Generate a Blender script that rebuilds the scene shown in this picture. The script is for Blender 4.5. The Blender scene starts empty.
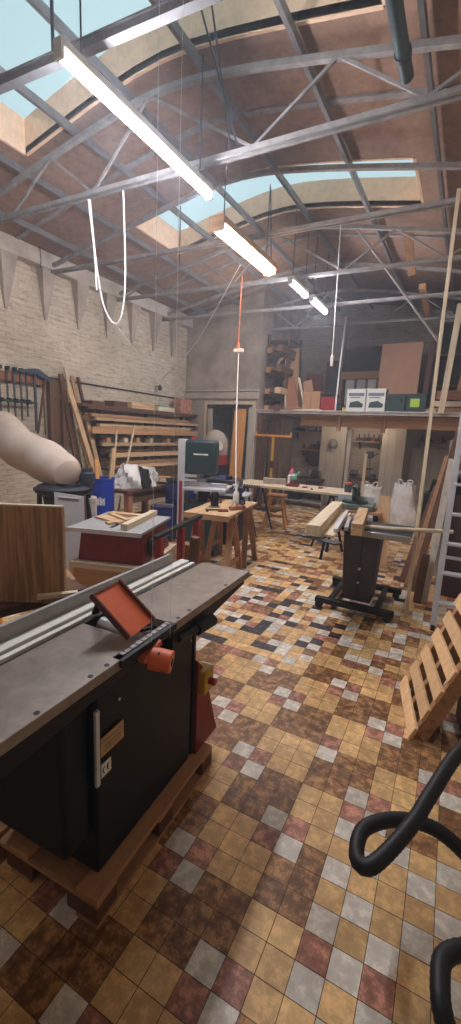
import bpy, bmesh, math, random
from mathutils import Vector, Matrix, Euler
R = random.Random(7)
PI = math.pi
D = math.radians
C = bpy.context.scene.collection

# ------------------------------------------------------------------ materials
def lin(c):
    o = []
    for v in c:
        v = v / 255.0
        o.append(v / 12.92 if v <= 0.04045 else ((v + 0.055) / 1.055) ** 2.4)
    return (o[0], o[1], o[2], 1.0)

def new_mat(name):
    m = bpy.data.materials.new(name); m.use_nodes = True
    nt = m.node_tree; nt.nodes.clear()
    out = nt.nodes.new('ShaderNodeOutputMaterial'); b = nt.nodes.new('ShaderNodeBsdfPrincipled')
    nt.links.new(b.outputs[0], out.inputs[0])
    return m, nt, b, out

def coords(nt, scale=(1, 1, 1), rot=(0, 0, 0)):
    tc = nt.nodes.new('ShaderNodeTexCoord'); mp = nt.nodes.new('ShaderNodeMapping')
    mp.inputs['Scale'].default_value = scale; mp.inputs['Rotation'].default_value = rot
    oi = nt.nodes.new('ShaderNodeObjectInfo')
    ml = nt.nodes.new('ShaderNodeMath'); ml.operation = 'MULTIPLY'; ml.inputs[1].default_value = 37.0
    nt.links.new(oi.outputs['Random'], ml.inputs[0])
    ad = nt.nodes.new('ShaderNodeVectorMath'); ad.operation = 'ADD'
    nt.links.new(tc.outputs['Object'], ad.inputs[0]); nt.links.new(ml.outputs[0], ad.inputs[1])
    nt.links.new(ad.outputs[0], mp.inputs['Vector'])
    return mp.outputs[0]

def noise(nt, vec, scale, detail=4, rough=.6):
    n = nt.nodes.new('ShaderNodeTexNoise'); n.inputs['Scale'].default_value = scale
    n.inputs['Detail'].default_value = detail; n.inputs['Roughness'].default_value = rough
    nt.links.new(vec, n.inputs['Vector']); return n.outputs['Fac']

def ramp(nt, fac, stops):
    r = nt.nodes.new('ShaderNodeValToRGB')
    while len(r.color_ramp.elements) < len(stops): r.color_ramp.elements.new(.5)
    for e, (p, c) in zip(r.color_ramp.elements, stops): e.position = p; e.color = c
    nt.links.new(fac, r.inputs[0]); return r.outputs[0]

def bump(nt, b, h, dist, strength=.5):
    n = nt.nodes.new('ShaderNodeBump'); n.inputs['Distance'].default_value = dist; n.inputs['Strength'].default_value = strength
    nt.links.new(h, n.inputs['Height']); nt.links.new(n.outputs[0], b.inputs['Normal'])

def mul(c, k): return (c[0] * k, c[1] * k, c[2] * k, 1)

def M(name, col, rough=.6, metal=0., var=.25, scale=9., bmp=.0, spec=.4):
    m, nt, b, out = new_mat(name); c = lin(col)
    v = coords(nt); f = noise(nt, v, scale, 5, .65)
    nt.links.new(ramp(nt, f, [(.3, mul(c, 1 - var)), (.7, mul(c, 1 + var * .6))]), b.inputs['Base Color'])
    b.inputs['Roughness'].default_value = rough; b.inputs['Metallic'].default_value = metal
    b.inputs['Specular IOR Level'].default_value = spec
    if bmp: bump(nt, b, f, bmp)
    return m

def W(name, col, axis='x', dark=.55, rough=.65, fine=1., st=(.25, .5, .8)):
    """wood with grain running along one object axis, tone varying from one object to the next"""
    m, nt, b, out = new_mat(name); c = lin(col)
    s = {'x': (1.2, 22, 22), 'y': (22, 1.2, 22), 'z': (22, 22, 1.2)}[axis]
    v = coords(nt, tuple(k * fine for k in s))
    f = noise(nt, v, 1.3, 5, .6)
    col_o = ramp(nt, f, [(st[0], mul(c, dark)), (st[1], c), (st[2], mul(c, 1.2))])
    oi = nt.nodes.new('ShaderNodeObjectInfo'); hs = nt.nodes.new('ShaderNodeHueSaturation')
    mr = nt.nodes.new('ShaderNodeMapRange'); mr.inputs[3].default_value = .78; mr.inputs[4].default_value = 1.15
    nt.links.new(oi.outputs['Random'], mr.inputs[0]); nt.links.new(mr.outputs[0], hs.inputs['Value'])
    nt.links.new(col_o, hs.inputs['Color']); nt.links.new(hs.outputs[0], b.inputs['Base Color'])
    b.inputs['Roughness'].default_value = rough; b.inputs['Specular IOR Level'].default_value = .3
    bump(nt, b, f, .001, .3)
    return m

def emis(name, col, strength):
    m, nt, b, out = new_mat(name)
    b.inputs['Base Color'].default_value = lin(col); b.inputs['Emission Color'].default_value = lin(col)
    b.inputs['Emission Strength'].default_value = strength
    return m

def brick_mat(name, c1, c2, mortar, axis='x', stain=.5):
    m, nt, b, out = new_mat(name)
    tc = nt.nodes.new('ShaderNodeTexCoord'); sx = nt.nodes.new('ShaderNodeSeparateXYZ'); cx = nt.nodes.new('ShaderNodeCombineXYZ')
    nt.links.new(tc.outputs['Object'], sx.inputs[0])
    nt.links.new(sx.outputs['Y' if axis == 'x' else 'X'], cx.inputs[0]); nt.links.new(sx.outputs['Z'], cx.inputs[1])
    nz = nt.nodes.new('ShaderNodeTexNoise'); nz.inputs['Scale'].default_value = 5; nz.inputs['Detail'].default_value = 3
    nt.links.new(cx.outputs[0], nz.inputs['Vector'])
    vm = nt.nodes.new('ShaderNodeVectorMath'); vm.operation = 'MULTIPLY_ADD'; vm.inputs[1].default_value = (.05, .05, .05)
    nt.links.new(nz.outputs['Color'], vm.inputs[0]); nt.links.new(cx.outputs[0], vm.inputs[2])
    bk = nt.nodes.new('ShaderNodeTexBrick'); bk.inputs['Scale'].default_value = 1
    bk.inputs['Brick Width'].default_value = .23; bk.inputs['Row Height'].default_value = .075; bk.inputs['Mortar Size'].default_value = .008
    bk.inputs['Mortar Smooth'].default_value = .8
    bk.inputs['Color1'].default_value = lin(c1); bk.inputs['Color2'].default_value = lin(c2); bk.inputs['Mortar'].default_value = lin(mortar)
    nt.links.new(vm.outputs[0], bk.inputs['Vector'])
    mp = nt.nodes.new('ShaderNodeMapping'); mp.inputs['Scale'].default_value = (2.2, 9, 1); nt.links.new(cx.outputs[0], mp.inputs[0])
    f = noise(nt, mp.outputs[0], 2.2, 6, .7)
    st = ramp(nt, f, [(.33, (stain, stain * .93, stain * .82, 1)), (.5, (1, 1, 1, 1))])
    f2 = noise(nt, cx.outputs[0], .9, 4, .6)
    st2 = ramp(nt, f2, [(.3, (.72, .7, .66, 1)), (.6, (1, 1, 1, 1))])
    m1 = nt.nodes.new('ShaderNodeMixRGB'); m1.blend_type = 'MULTIPLY'; m1.inputs[0].default_value = 1
    nt.links.new(bk.outputs['Color'], m1.inputs[1]); nt.links.new(st, m1.inputs[2])
    m2 = nt.nodes.new('ShaderNodeMixRGB'); m2.blend_type = 'MULTIPLY'; m2.inputs[0].default_value = 1
    nt.links.new(m1.outputs[0], m2.inputs[1]); nt.links.new(st2, m2.inputs[2])
    nt.links.new(m2.outputs[0], b.inputs['Base Color']); b.inputs['Roughness'].default_value = .9
    b.inputs['Specular IOR Level'].default_value = .15
    ad = nt.nodes.new('ShaderNodeMath'); ad.operation = 'SUBTRACT'; nt.links.new(f, ad.inputs[0]); nt.links.new(bk.outputs['Fac'], ad.inputs[1])
    bump(nt, b, ad.outputs[0], .01, .5)
    return m

def osb_mat(name, col, amt=.5):
    m, nt, b, out = new_mat(name); c = lin(col)
    v = coords(nt); f = noise(nt, v, 9, 6, .7)
    vo = nt.nodes.new('ShaderNodeTexVoronoi'); vo.inputs['Scale'].default_value = 26; nt.links.new(v, vo.inputs['Vector'])
    a = ramp(nt, f, [(.3, mul(c, 1 - amt)), (.55, c), (.75, mul(c, 1 + amt * .6))])
    bw = nt.nodes.new('ShaderNodeRGBToBW'); nt.links.new(vo.outputs['Color'], bw.inputs[0])
    g = ramp(nt, bw.outputs[0], [(.2, (.75, .73, .7, 1)), (.8, (1.1, 1.08, 1.05, 1))])
    mm = nt.nodes.new('ShaderNodeMixRGB'); mm.blend_type = 'MULTIPLY'; mm.inputs[0].default_value = amt
    nt.links.new(a, mm.inputs[1]); nt.links.new(g, mm.inputs[2]); nt.links.new(mm.outputs[0], b.inputs['Base Color'])
    b.inputs['Roughness'].default_value = .8; b.inputs['Specular IOR Level'].default_value = .2
    return m

K = {}
def build_materials():
    K.update(
        pine_x=W('pine_x', (204, 170, 130), 'x'), pine_y=W('pine_y', (204, 170, 130), 'y'), pine_z=W('pine_z', (204, 170, 130), 'z'),
        tan_x=W('tan_x', (176, 134, 96), 'x'), tan_y=W('tan_y', (176, 134, 96), 'y'), tan_z=W('tan_z', (176, 134, 96), 'z'),
        dwood_x=W('dwood_x', (98, 68, 50), 'x'), dwood_y=W('dwood_y', (98, 68, 50), 'y'), dwood_z=W('dwood_z', (98, 68, 50), 'z'),
        pale_x=W('pale_x', (214, 196, 166), 'x', .75), pale_y=W('pale_y', (214, 196, 166), 'y', .75), pale_z=W('pale_z', (214, 196, 166), 'z', .75),
        red_y=W('red_y', (150, 100, 72), 'y', .7), red_z=W('red_z', (150, 100, 72), 'z', .7), red_x=W('red_x', (150, 100, 72), 'x', .7),
        orange_z=W('orange_z', (222, 158, 92), 'z', .8), pallet=W('pallet_wood', (176, 132, 94), 'y', .7), pallet_z=W('pallet_wood_z', (236, 194, 144), 'z', .8),
        lam=W('laminated_wood', (186, 144, 106), 'z', .68, .5, 2.2, (.42, .5, .6)),
        steel=M('grey_painted_steel', (126, 124, 124), .5, .3), steel_d=M('dark_steel', (62, 66, 72), .5, .4), roof_steel=M('roof_steel', (146, 140, 136), .7, 0, .35),
        pipe=M('green_grey_pipe', (58, 76, 78), .45, .3), chrome=M('bright_metal', (200, 202, 205), .3, .9, .1), alu=M('aluminium', (200, 202, 206), .4, .25, .1),
        cast=M('worn_cast_iron', (138, 126, 116), .38, .35, .3, 14), black=M('black_paint', (17, 17, 19), .5, 0, .2, 9, 0, .3), rubber=M('black_rubber', (20, 22, 24), .55, 0, .1),
        blueblack=M('blue_black_enamel', (13, 21, 25), .5, 0, .15, 5, 0, .25), cart=M('charcoal_enamel', (66, 62, 64), .5, .1, .2, 5),
        orange=M('orange_paint', (208, 100, 60), .45, 0, .15), redp=M('red_paint', (152, 34, 32), .5, 0, .25), redd=M('dull_red_enamel', (124, 34, 30), .5, 0, .3),
        yellow=M('yellow_paint', (190, 150, 40), .5, 0, .2), blue=M('blue_plastic', (28, 58, 160), .4, 0, .15), dblue=M('deep_blue_plastic', (18, 34, 92), .5),
        teal=M('teal_machine_paint', (34, 58, 60), .45, 0, .2, 4), green=M('dark_green_plastic', (34, 60, 56), .5), mint=M('pale_green_plastic', (110, 165, 150), .5),
        lime=M('lime_print', (170, 205, 60), .5, 0, .05), white=M('white_plastic', (226, 226, 222), .4, 0, .06), paper=M('white_card', (216, 214, 206), .7, 0, .08),
        ink=M('grey_print', (110, 120, 128), .7), gold=M('gold_label', (190, 150, 92), .5, .2, .2, 30), cloth=M('cream_filter_cloth', (200, 184, 168), .95, 0, .14, 4, .004, .1),
        sack=M('white_woven_sack', (222, 218, 212), .85, 0, .2, 12, .006, .1), brown_cloth=M('brown_cloth', (66, 42, 36), .95, 0, .3, 12, .004, .1),
        board=M('grey_laminate', (158, 156, 154), .6, 0, .12), plaster=M('dusty_plaster', (172, 160, 146), .95, 0, .3, 3, .01, .1),
        salmon=M('salmon_card', (208, 162, 132), .85, 0, .1, 3), dark=M('dark_recess', (40, 34, 32), .8), whitew=W('chalky_white_boards', (188, 180, 168), 'z', .7, .9),
        card=M('brown_cardboard', (176, 132, 92), .85, 0, .12, 5), brick=M('pink_brick', (186, 132, 112), .9, 0, .4, 30), string=M('white_string', (232, 230, 226), .7, 0, .05),
        cable=M('black_cable', (26, 24, 26), .5), ocable=M('orange_cable', (196, 110, 66), .5), osb=osb_mat('brown_chipboard', (152, 120, 100), .3), osbl=osb_mat('pale_chipboard', (244, 208, 176), .15),
        grout=M('dark_grout', (70, 56, 44), .9, 0, .3, 20), pvc=M('dusty_white_pipe', (190, 184, 176), .6), pink=M('pink_plastic', (206, 120, 124), .5),
        clear=M('smoky_plastic', (60, 70, 86), .15, 0, .1), purple=M('brown_enamel', (70, 44, 40), .5, 0, .2, 5),
    )
build_materials()

# ------------------------------------------------------------------ mesh helper
class MB:
    def __init__(s): s.bm = bmesh.new(); s.mats = None
    def _add(s, vs, fs):
        b = [s.bm.verts.new(v) for v in vs]
        for f in fs:
            try: s.bm.faces.new([b[i] for i in f])
            except ValueError: pass
        return s
    def box(s, c, size, rot=(0, 0, 0)):
        hx, hy, hz = size[0] / 2, size[1] / 2, size[2] / 2
        m = Euler(rot).to_matrix(); c = Vector(c)
        vs = [c + m @ Vector((x * hx, y * hy, z * hz)) for x, y, z in
              ((-1, -1, -1), (1, -1, -1), (1, 1, -1), (-1, 1, -1), (-1, -1, 1), (1, -1, 1), (1, 1, 1), (-1, 1, 1))]
        return s._add(vs, ((3, 2, 1, 0), (4, 5, 6, 7), (0, 1, 5, 4), (1, 2, 6, 5), (2, 3, 7, 6), (3, 0, 4, 7)))
    def bx(s, x0, x1, y0, y1, z0, z1):
        return s.box(((x0 + x1) / 2, (y0 + y1) / 2, (z0 + z1) / 2), (abs(x1 - x0), abs(y1 - y0), abs(z1 - z0)))
    def frame(s, d, up=(0, 0, 1)):
        d = d.normalized(); up = Vector(up)
        if abs(d.dot(up)) > .98: up = Vector((1, 0, 0)) if abs(d.x) < .9 else Vector((0, 1, 0))
        a = d.cross(up).normalized(); return a, a.cross(d).normalized()
    def bar(s, p, q, w, h, up=(0, 0, 1)):
        p, q = Vector(p), Vector(q); a, b = s.frame(q - p, up)
        vs = [o + a * (x * w / 2) + b * (y * h / 2) for o in (p, q) for x, y in ((-1, -1), (1, -1), (1, 1), (-1, 1))]
        return s._add(vs, ((3, 2, 1, 0), (4, 5, 6, 7), (0, 1, 5, 4), (1, 2, 6, 5), (2, 3, 7, 6), (3, 0, 4, 7)))
    def tube(s, pts, r, n=10, cap=True):
        pts = [Vector(p) for p in pts]; rs = r if isinstance(r, (list, tuple)) else [r] * len(pts)
        rings = []; a = None
        for i, p in enumerate(pts):
            d = (pts[min(i + 1, len(pts) - 1)] - pts[max(i - 1, 0)]).normalized()
            if a is None: a, b = s.frame(d)
            else:
                a = (a - d * a.dot(d)).normalized(); b = a.cross(d).normalized()
            rings.append([s.bm.verts.new(p + (a * math.cos(t) + b * math.sin(t)) * rs[i]) for t in [2 * PI * k / n for k in range(n)]])
        for u, v in zip(rings, rings[1:]):
            for k in range(n): s.bm.faces.new((u[k], v[k], v[(k + 1) % n], u[(k + 1) % n]))
        if cap: s.bm.faces.new(rings[0]); s.bm.faces.new(rings[-1][::-1])
        return s
    def cyl(s, p, q, r0, r1=None, n=18): return s.tube([p, q], [r0, r0 if r1 is None else r1], n)
    def lathe(s, prof, c=(0, 0, 0), n=20, sq=(1, 1)):
        c = Vector(c); rings = []
        for r, z in prof:
            rings.append([s.bm.verts.new(c + Vector((math.cos(t) * r * sq[0], math.sin(t) * r * sq[1], z))) for t in [2 * PI * k / n for k in range(n)]])
        for u, v in zip(rings, rings[1:]):
            for k in range(n): s.bm.faces.new((u[k], u[(k + 1) % n], v[(k + 1) % n], v[k]))
        s.bm.faces.new(rings[0][::-1]); s.bm.faces.new(rings[-1]); return s
    def prism(s, pts, vec):
        """a closed 3-D outline pushed along vec"""
        n = len(pts); v = Vector(vec)
        vs = [Vector(p) for p in pts] + [Vector(p) + v for p in pts]
        return s._add(vs, [tuple(range(n))[::-1], tuple(range(n, 2 * n))] + [(i, (i + 1) % n, (i + 1) % n + n, i + n) for i in range(n)])
    def build(s, name, mat, parent=None, bevel=0, smooth=True):
        bmesh.ops.recalc_face_normals(s.bm, faces=s.bm.faces)
        me = bpy.data.meshes.new(name); s.bm.to_mesh(me); s.bm.free()
        o = bpy.data.objects.new(name, me); C.objects.link(o)
        for m in (mat if isinstance(mat, (list, tuple)) else [mat]): me.materials.append(K[m] if isinstance(m, str) else m)
        if smooth:
            for p in me.polygons: p.use_smooth = True
            me.set_sharp_from_angle(angle=D(35))
        if bevel:
            b = o.modifiers.new('bevel', 'BEVEL'); b.width = bevel; b.segments = 2; b.limit_method = 'ANGLE'; b.angle_limit = D(40)
        if parent: o.parent = parent
        return o

def tag(o, label, cat, group=None, kind=None, loc=None, rz=None):
    o['label'] = label; o['category'] = cat
    if group: o['group'] = group
    if kind: o['kind'] = kind
    if loc is not None: o.location = loc
    if rz is not None: o.rotation_euler.z = rz
    return o
def T(name, label, cat, loc=(0, 0, 0), rz=0, group=None):
    o = bpy.data.objects.new(name, None); C.objects.link(o); o.location = loc; o.rotation_euler = (0, 0, rz); o.empty_display_size = .1
    return tag(o, label, cat, group)
def struct(o): o['kind'] = 'structure'; return o
def dup(root, loc=None, rz=None, label=None):
    r = root.copy(); C.objects.link(r)
    if loc is not None: r.location = loc
    if rz is not None: r.rotation_euler.z = rz
    if label: r['label'] = label
    for ch in list(root.children):
        c = ch.copy(); C.objects.link(c); c.parent = r
        for g in list(ch.children):
            d = g.copy(); C.objects.link(d); d.parent = c
    return r
def spline(pts, step=.03):
    pts = [Vector(p) for p in pts]; out = []
    for i in range(len(pts) - 1):
        p0 = pts[max(i - 1, 0)]; p1 = pts[i]; p2 = pts[i + 1]; p3 = pts[min(i + 2, len(pts) - 1)]
        n = max(2, int((p2 - p1).length / step))
        for k in range(n):
            t = k / n
            out.append(.5 * ((2 * p1) + (p2 - p0) * t + (2 * p0 - 5 * p1 + 4 * p2 - p3) * t * t + (3 * p1 - p0 - 3 * p2 + p3) * t ** 3))
    out.append(pts[-1]); return out
def board(name, mat, label, cat, p, q, w, h, up=(0, 0, 1), group=None, bevel=.002):
    """one straight board from p to q as a thing of its own; its origin sits at p"""
    p = Vector(p); q = Vector(q)
    o = MB().bar((0, 0, 0), q - p, w, h, up).build(name, mat, None, bevel); o.location = p
    return tag(o, label, cat, group)

XL, XR, YB, YP = -6.14, .64, 11.0, 8.7
HAZE = .013
# ------------------------------------------------------------------ floor
def tile_colour(u, v):
    r = R.random()
    if (u, v) == (-1, 0): return (160, 108, 86)
    Wc, Bk, Br, Pk, Ye = (206, 200, 188), (58, 50, 56), (138, 102, 66), (160, 112, 94), (207, 170, 116)
    if u > 17.5 + .25 * v or v < -38:           # older patchwork towards the back
        dx = (u - 24) / 9.; dy = (v + 14) / 10.
        near = dx * dx + dy * dy < 1
        if near:
            for t, c in ((.27, Wc), (.43, Bk), (.56, Pk), (.66, Br)):
                if r < t: return c
            return Ye
        if u < 34:
            for t, c in ((.24, Wc), (.28, Bk), (.45, Br), (.58, Pk)):
                if r < t: return c
            return Ye
        for t, c in ((.17, Wc), (.22, Bk), (.42, Br), (.5, Pk)):
            if r < t: return c
        return Ye
    if v >= 0 and u <= 4:
        if (u + v) % 2 == 0: return Wc if r > .04 else Ye
        return Ye if r > .02 else Pk
    if r < .03: return R.choice([Wc, Ye, Br])
    k = ((v + 3) // 3); dv = (v + 3) % 3; du = (u - 2 - 3 * k) % 6
    if dv < 2 and du < 2: return Wc if (du + dv) % 2 == 1 else Pk
    if dv == 0: return Br if du in (2, 3) else Ye
    if dv == 1: return Ye if du in (2, 3) else Br
    return Br if du in (0, 4, 5) else Ye

def tile_material():
    m, nt, b, out = new_mat('cement_tiles')
    at = nt.nodes.new('ShaderNodeAttribute'); at.attribute_name = 'tile'
    v = coords(nt)
    f = noise(nt, v, 24, 5, .7); f2 = noise(nt, v, 6, 5, .65); f3 = noise(nt, v, 1.1, 4, .6)
    def mulc(a, c, fac):
        mm = nt.nodes.new('ShaderNodeMixRGB'); mm.blend_type = 'MULTIPLY'; mm.inputs[0].default_value = fac
        nt.links.new(a, mm.inputs[1]); nt.links.new(c, mm.inputs[2]); return mm.outputs[0]
    # the dark tiles are marbled, the pale ones plain
    bw = nt.nodes.new('ShaderNodeRGBToBW'); nt.links.new(at.outputs['Color'], bw.inputs[0])
    mr = nt.nodes.new('ShaderNodeMapRange'); mr.inputs[1].default_value = .12; mr.inputs[2].default_value = .32; mr.inputs[3].default_value = .95; mr.inputs[4].default_value = .22
    nt.links.new(bw.outputs[0], mr.inputs[0])
    mm = nt.nodes.new('ShaderNodeMixRGB'); mm.blend_type = 'MULTIPLY'
    nt.links.new(mr.outputs[0], mm.inputs[0]); nt.links.new(at.outputs['Color'], mm.inputs[1])
    nt.links.new(ramp(nt, f, [(.4, (.6, .5, .48, 1)), (.5, (.95, .9, .85, 1)), (.6, (2.0, 1.95, 1.85, 1))]), mm.inputs[2])
    c = mulc(mm.outputs[0], ramp(nt, f2, [(.3, (.82, .76, .68, 1)), (.58, (1.05, 1.05, 1.05, 1))]), .8)
    c = mulc(c, ramp(nt, f3, [(.35, (.84, .8, .76, 1)), (.6, (1.08, 1.08, 1.08, 1))]), .8)
    nt.links.new(c, b.inputs['Base Color'])
    rr = nt.nodes.new('ShaderNodeMapRange'); rr.inputs[3].default_value = .36; rr.inputs[4].default_value = .62
    nt.links.new(f2, rr.inputs[0]); nt.links.new(rr.outputs[0], b.inputs['Roughness'])
    b.inputs['Specular IOR Level'].default_value = .35
    return m

def make_floor():
    bm = bmesh.new(); lay = bm.loops.layers.float_color.new('tile')
    s = .1001; a = -.027; ox, oy = -.280, 1.183
    ux, uy = math.sin(a) * s, math.cos(a) * s; vx, vy = math.cos(a) * s, -math.sin(a) * s
    g = .0012 / s
    for u in range(-30, 102):
        for v in range(-64, 14):
            cx = ox + (u + .5) * ux + (v + .5) * vx; cy = oy + (u + .5) * uy + (v + .5) * vy
            if not (XL - .05 < cx < XR + .05 and -1.6 < cy < YB + .05): continue
            c = lin(tile_colour(u, v)); k = R.uniform(.86, 1.12); z = R.uniform(-.0006, .0004)
            vs = []
            for du, dv in ((g, g), (g, 1 - g), (1 - g, 1 - g), (1 - g, g)):
                vs.append(bm.verts.new((ox + (u + du) * ux + (v + dv) * vx, oy + (u + du) * uy + (v + dv) * vy, z)))
            f = bm.faces.new(vs)
            for l in f.loops: l[lay] = (c[0] * k, c[1] * k * R.uniform(.98, 1.02), c[2] * k, 1)
    gr = [bm.verts.new(p) for p in ((XL - .1, -1.7, -.002), (XR + .1, -1.7, -.002), (XR + .1, YB + .1, -.002), (XL - .1, YB + .1, -.002))]
    f = bm.faces.new(gr); f.material_index = 1
    bmesh.ops.recalc_face_normals(bm, faces=bm.faces)
    for f in bm.faces:
        if f.normal.z < 0: f.normal_flip()
    me = bpy.data.meshes.new('floor'); bm.to_mesh(me); bm.free()
    me.materials.append(tile_material()); me.materials.append(K['grout'])
    o = bpy.data.objects.new('floor', me); C.objects.link(o); struct(o)
make_floor()

# ------------------------------------------------------------------ walls
brickL = brick_mat('whitewashed_brick', (212, 200, 180), (200, 188, 168), (190, 176, 156), 'x', .6)
brickB = brick_mat('dusty_painted_brick', (196, 184, 172), (186, 172, 160), (172, 158, 146), 'y', .75)
def wall(name, x0, x1, y0, y1, z0, z1, mat): return struct(MB().bx(x0, x1, y0, y1, z0, z1).build(name, mat, smooth=False))
wall('wall_left', XL - .2, XL, -1.7, YB + .2, 0, 4.45, brickL)
wall('wall_right', XR, XR + .2, -1.7, YB + .2, 0, 4.45, brickL)
wall('wall_back', XL, XR, YB, YB + .2, 0, 4.9, brickB)
wall('wall_front', XL, XR, -1.9, -1.7, 0, 4.9, brickB)
# the little room in the back left corner: a partition with an open doorway
pw = MB(); DX0, DX1, DZ = -5.5, -4.3, 2.3
pw.bx(XL, DX0, YP, YP + .12, 0, 4.75); pw.bx(DX1, -4.18, YP, YP + .12, 0, 4.75); pw.bx(DX0, DX1, YP, YP + .12, DZ, 4.75)
pw.bx(-4.3, -4.18, YP + .12, YB, 0, 4.75)
struct(pw.build('wall_partition', M('smoky_plaster', (164, 150, 136), .95, 0, .35, 2.2, .012, .1), smooth=False))
f = MB(); f.bx(DX0 - .07, DX0, YP - .03, YP + .14, 0, DZ + .07); f.bx(DX1, DX1 + .07, YP - .03, YP + .14, 0, DZ + .07); f.bx(DX0, DX1, YP - .03, YP + .14, DZ, DZ + .07)
struct(f.build('door_1', 'pale_z', bevel=.004))
struct(MB().bx(XL, -4.15, YP - .06, YP, 2.42, 2.56).build('trim_2', 'plaster', bevel=.01))
struct(MB().bx(XL, -4.15, YP - .03, YP, 2.6, 2.63).build('trim_3', 'pvc'))
# ledge and corbels on the left wall
struct(MB().bx(XL, XL + .16, -1.7, YP, 4.03, 4.26).build('trim_1', M('pale_ledge', (196, 186, 172), .85, 0, .25, 4, .004), bevel=.012))
for k in range(-5, 7):
    y = 4.13 + .665 * k
    w = .13
    m = MB(); x = XL
    top = [(x, y - w, 4.03), (x + .15, y - w, 4.03), (x + .15, y + w, 4.03), (x, y + w, 4.03)]
    bot = [(x, y - .02, 3.3), (x + .02, y - .02, 3.3), (x + .02, y + .02, 3.3), (x, y + .02, 3.3)]
    m._add(top + bot, ((0, 1, 2, 3), (7, 6, 5, 4), (0, 4, 5, 1), (1, 5, 6, 2), (2, 6, 7, 3), (3, 7, 4, 0)))
    struct(m.build('trim_%d' % (k + 10), 'plaster'))

# ------------------------------------------------------------------ roof
def arch(x): return 4.66 - .21 * (math.sqrt((x + 2.75) ** 2 + .36) - .6)
def roof(x): return arch(x) + .17
SK = [(-4.6, -.88, 1.7, 3.42), (-4.6, -.88, 5.2, 6.22)]
xs = [XL - .05 + (XR - XL + .1) * i / 22. for i in range(23)]
xs = sorted(set([round(x, 3) for x in xs if all(abs(x - s) > .12 for s in (-4.6, -.88, -2.75))] + [-4.6, -.88, -2.75]))
ys = [-1.8, 1.7, 3.42, 5.2, 6.22, YB + .1]
rb = MB()
for i in range(len(xs) - 1):
    for j in range(len(ys) - 1):
        xm, ym = (xs[i] + xs[i + 1]) / 2, (ys[j] + ys[j + 1]) / 2
        if any(a < xm < b and c < ym < d for a, b, c, d in SK): continue
        z0, z1 = roof(xs[i]), roof(xs[i + 1])
        rb._add([(xs[i], ys[j], z0), (xs[i + 1], ys[j], z1), (xs[i + 1], ys[j + 1], z1), (xs[i], ys[j + 1], z0)], ((0, 1, 2, 3),))
bmesh.ops.remove_doubles(rb.bm, verts=rb.bm.verts, dist=.001)
ceil = struct(rb.build('ceiling', 'osb'))
sm = ceil.modifiers.new('solid', 'SOLIDIFY'); sm.thickness = .06; sm.offset = 1
glass_m, nt, b_, out_ = new_mat('skylight_sheet')
nt.nodes.remove(b_)
tr = nt.nodes.new('ShaderNodeBsdfTransparent'); tr.inputs[0].default_value = (.93, .97, .97, 1)
gl = nt.nodes.new('ShaderNodeBsdfGlossy'); gl.inputs['Roughness'].default_value = .2; gl.inputs['Color'].default_value = (.8, .8, .8, 1)
mx = nt.nodes.new('ShaderNodeMixShader'); mx.inputs[0].default_value = .04
nt.links.new(tr.outputs[0], mx.inputs[1]); nt.links.new(gl.outputs[0], mx.inputs[2]); nt.links.new(mx.outputs[0], out_.inputs[0])
for n, (a, b, c, d) in enumerate(SK):
    H = .33
    cb = MB(); cx = [x for x in xs if a <= x <= b]
    for y, dy in ((c, -.03), (d, .03)):
        for x0, x1 in zip(cx, cx[1:]):
            cb.prism([(x0, y, roof(x0) - .01), (x1, y, roof(x1) - .01), (x1, y, roof(x1) + H), (x0, y, roof(x0) + H)], (0, dy, 0))
    for x, dx in ((a, -.03), (b, .03)):
        cb.prism([(x, c, roof(x) - .01), (x, d, roof(x) - .01), (x, d, roof(x) + H), (x, c, roof(x) + H)], (dx, 0, 0))
    struct(cb.build('trim_%d' % (30 + n), 'osbl', smooth=False))
    g = MB()
    for x0, x1 in zip(cx, cx[1:]):
        g._add([(x0, c, roof(x0) + H), (x1, c, roof(x1) + H), (x1, d, roof(x1) + H), (x0, d, roof(x0) + H)], ((0, 1, 2, 3),))
    struct(g.build('window_%d' % (n + 1), glass_m))
# purlins run the length of the roof
for n, x in enumerate((-5.55, -4.75, -3.9, -3.2, -2.4, -1.52, -.62, .2)):
    z = arch(x) + .085
    struct(MB().bx(x - .018, x + .018, -1.7, YB, z - .025, z + .05).build('trim_%d' % (40 + n), 'steel'))
# timber battens between the trusses, on the left slope only: panel seams
for n, y in enumerate((4.25, 7.1, 8.45)):
    m = MB()
    for x0, x1 in zip(xs, xs[1:]): m.bar((x0, y, roof(x0) - .012), (x1, y, roof(x1) - .012), .07, .02)
    struct(m.build('trim_%d' % (60 + n), 'roof_steel'))

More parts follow.
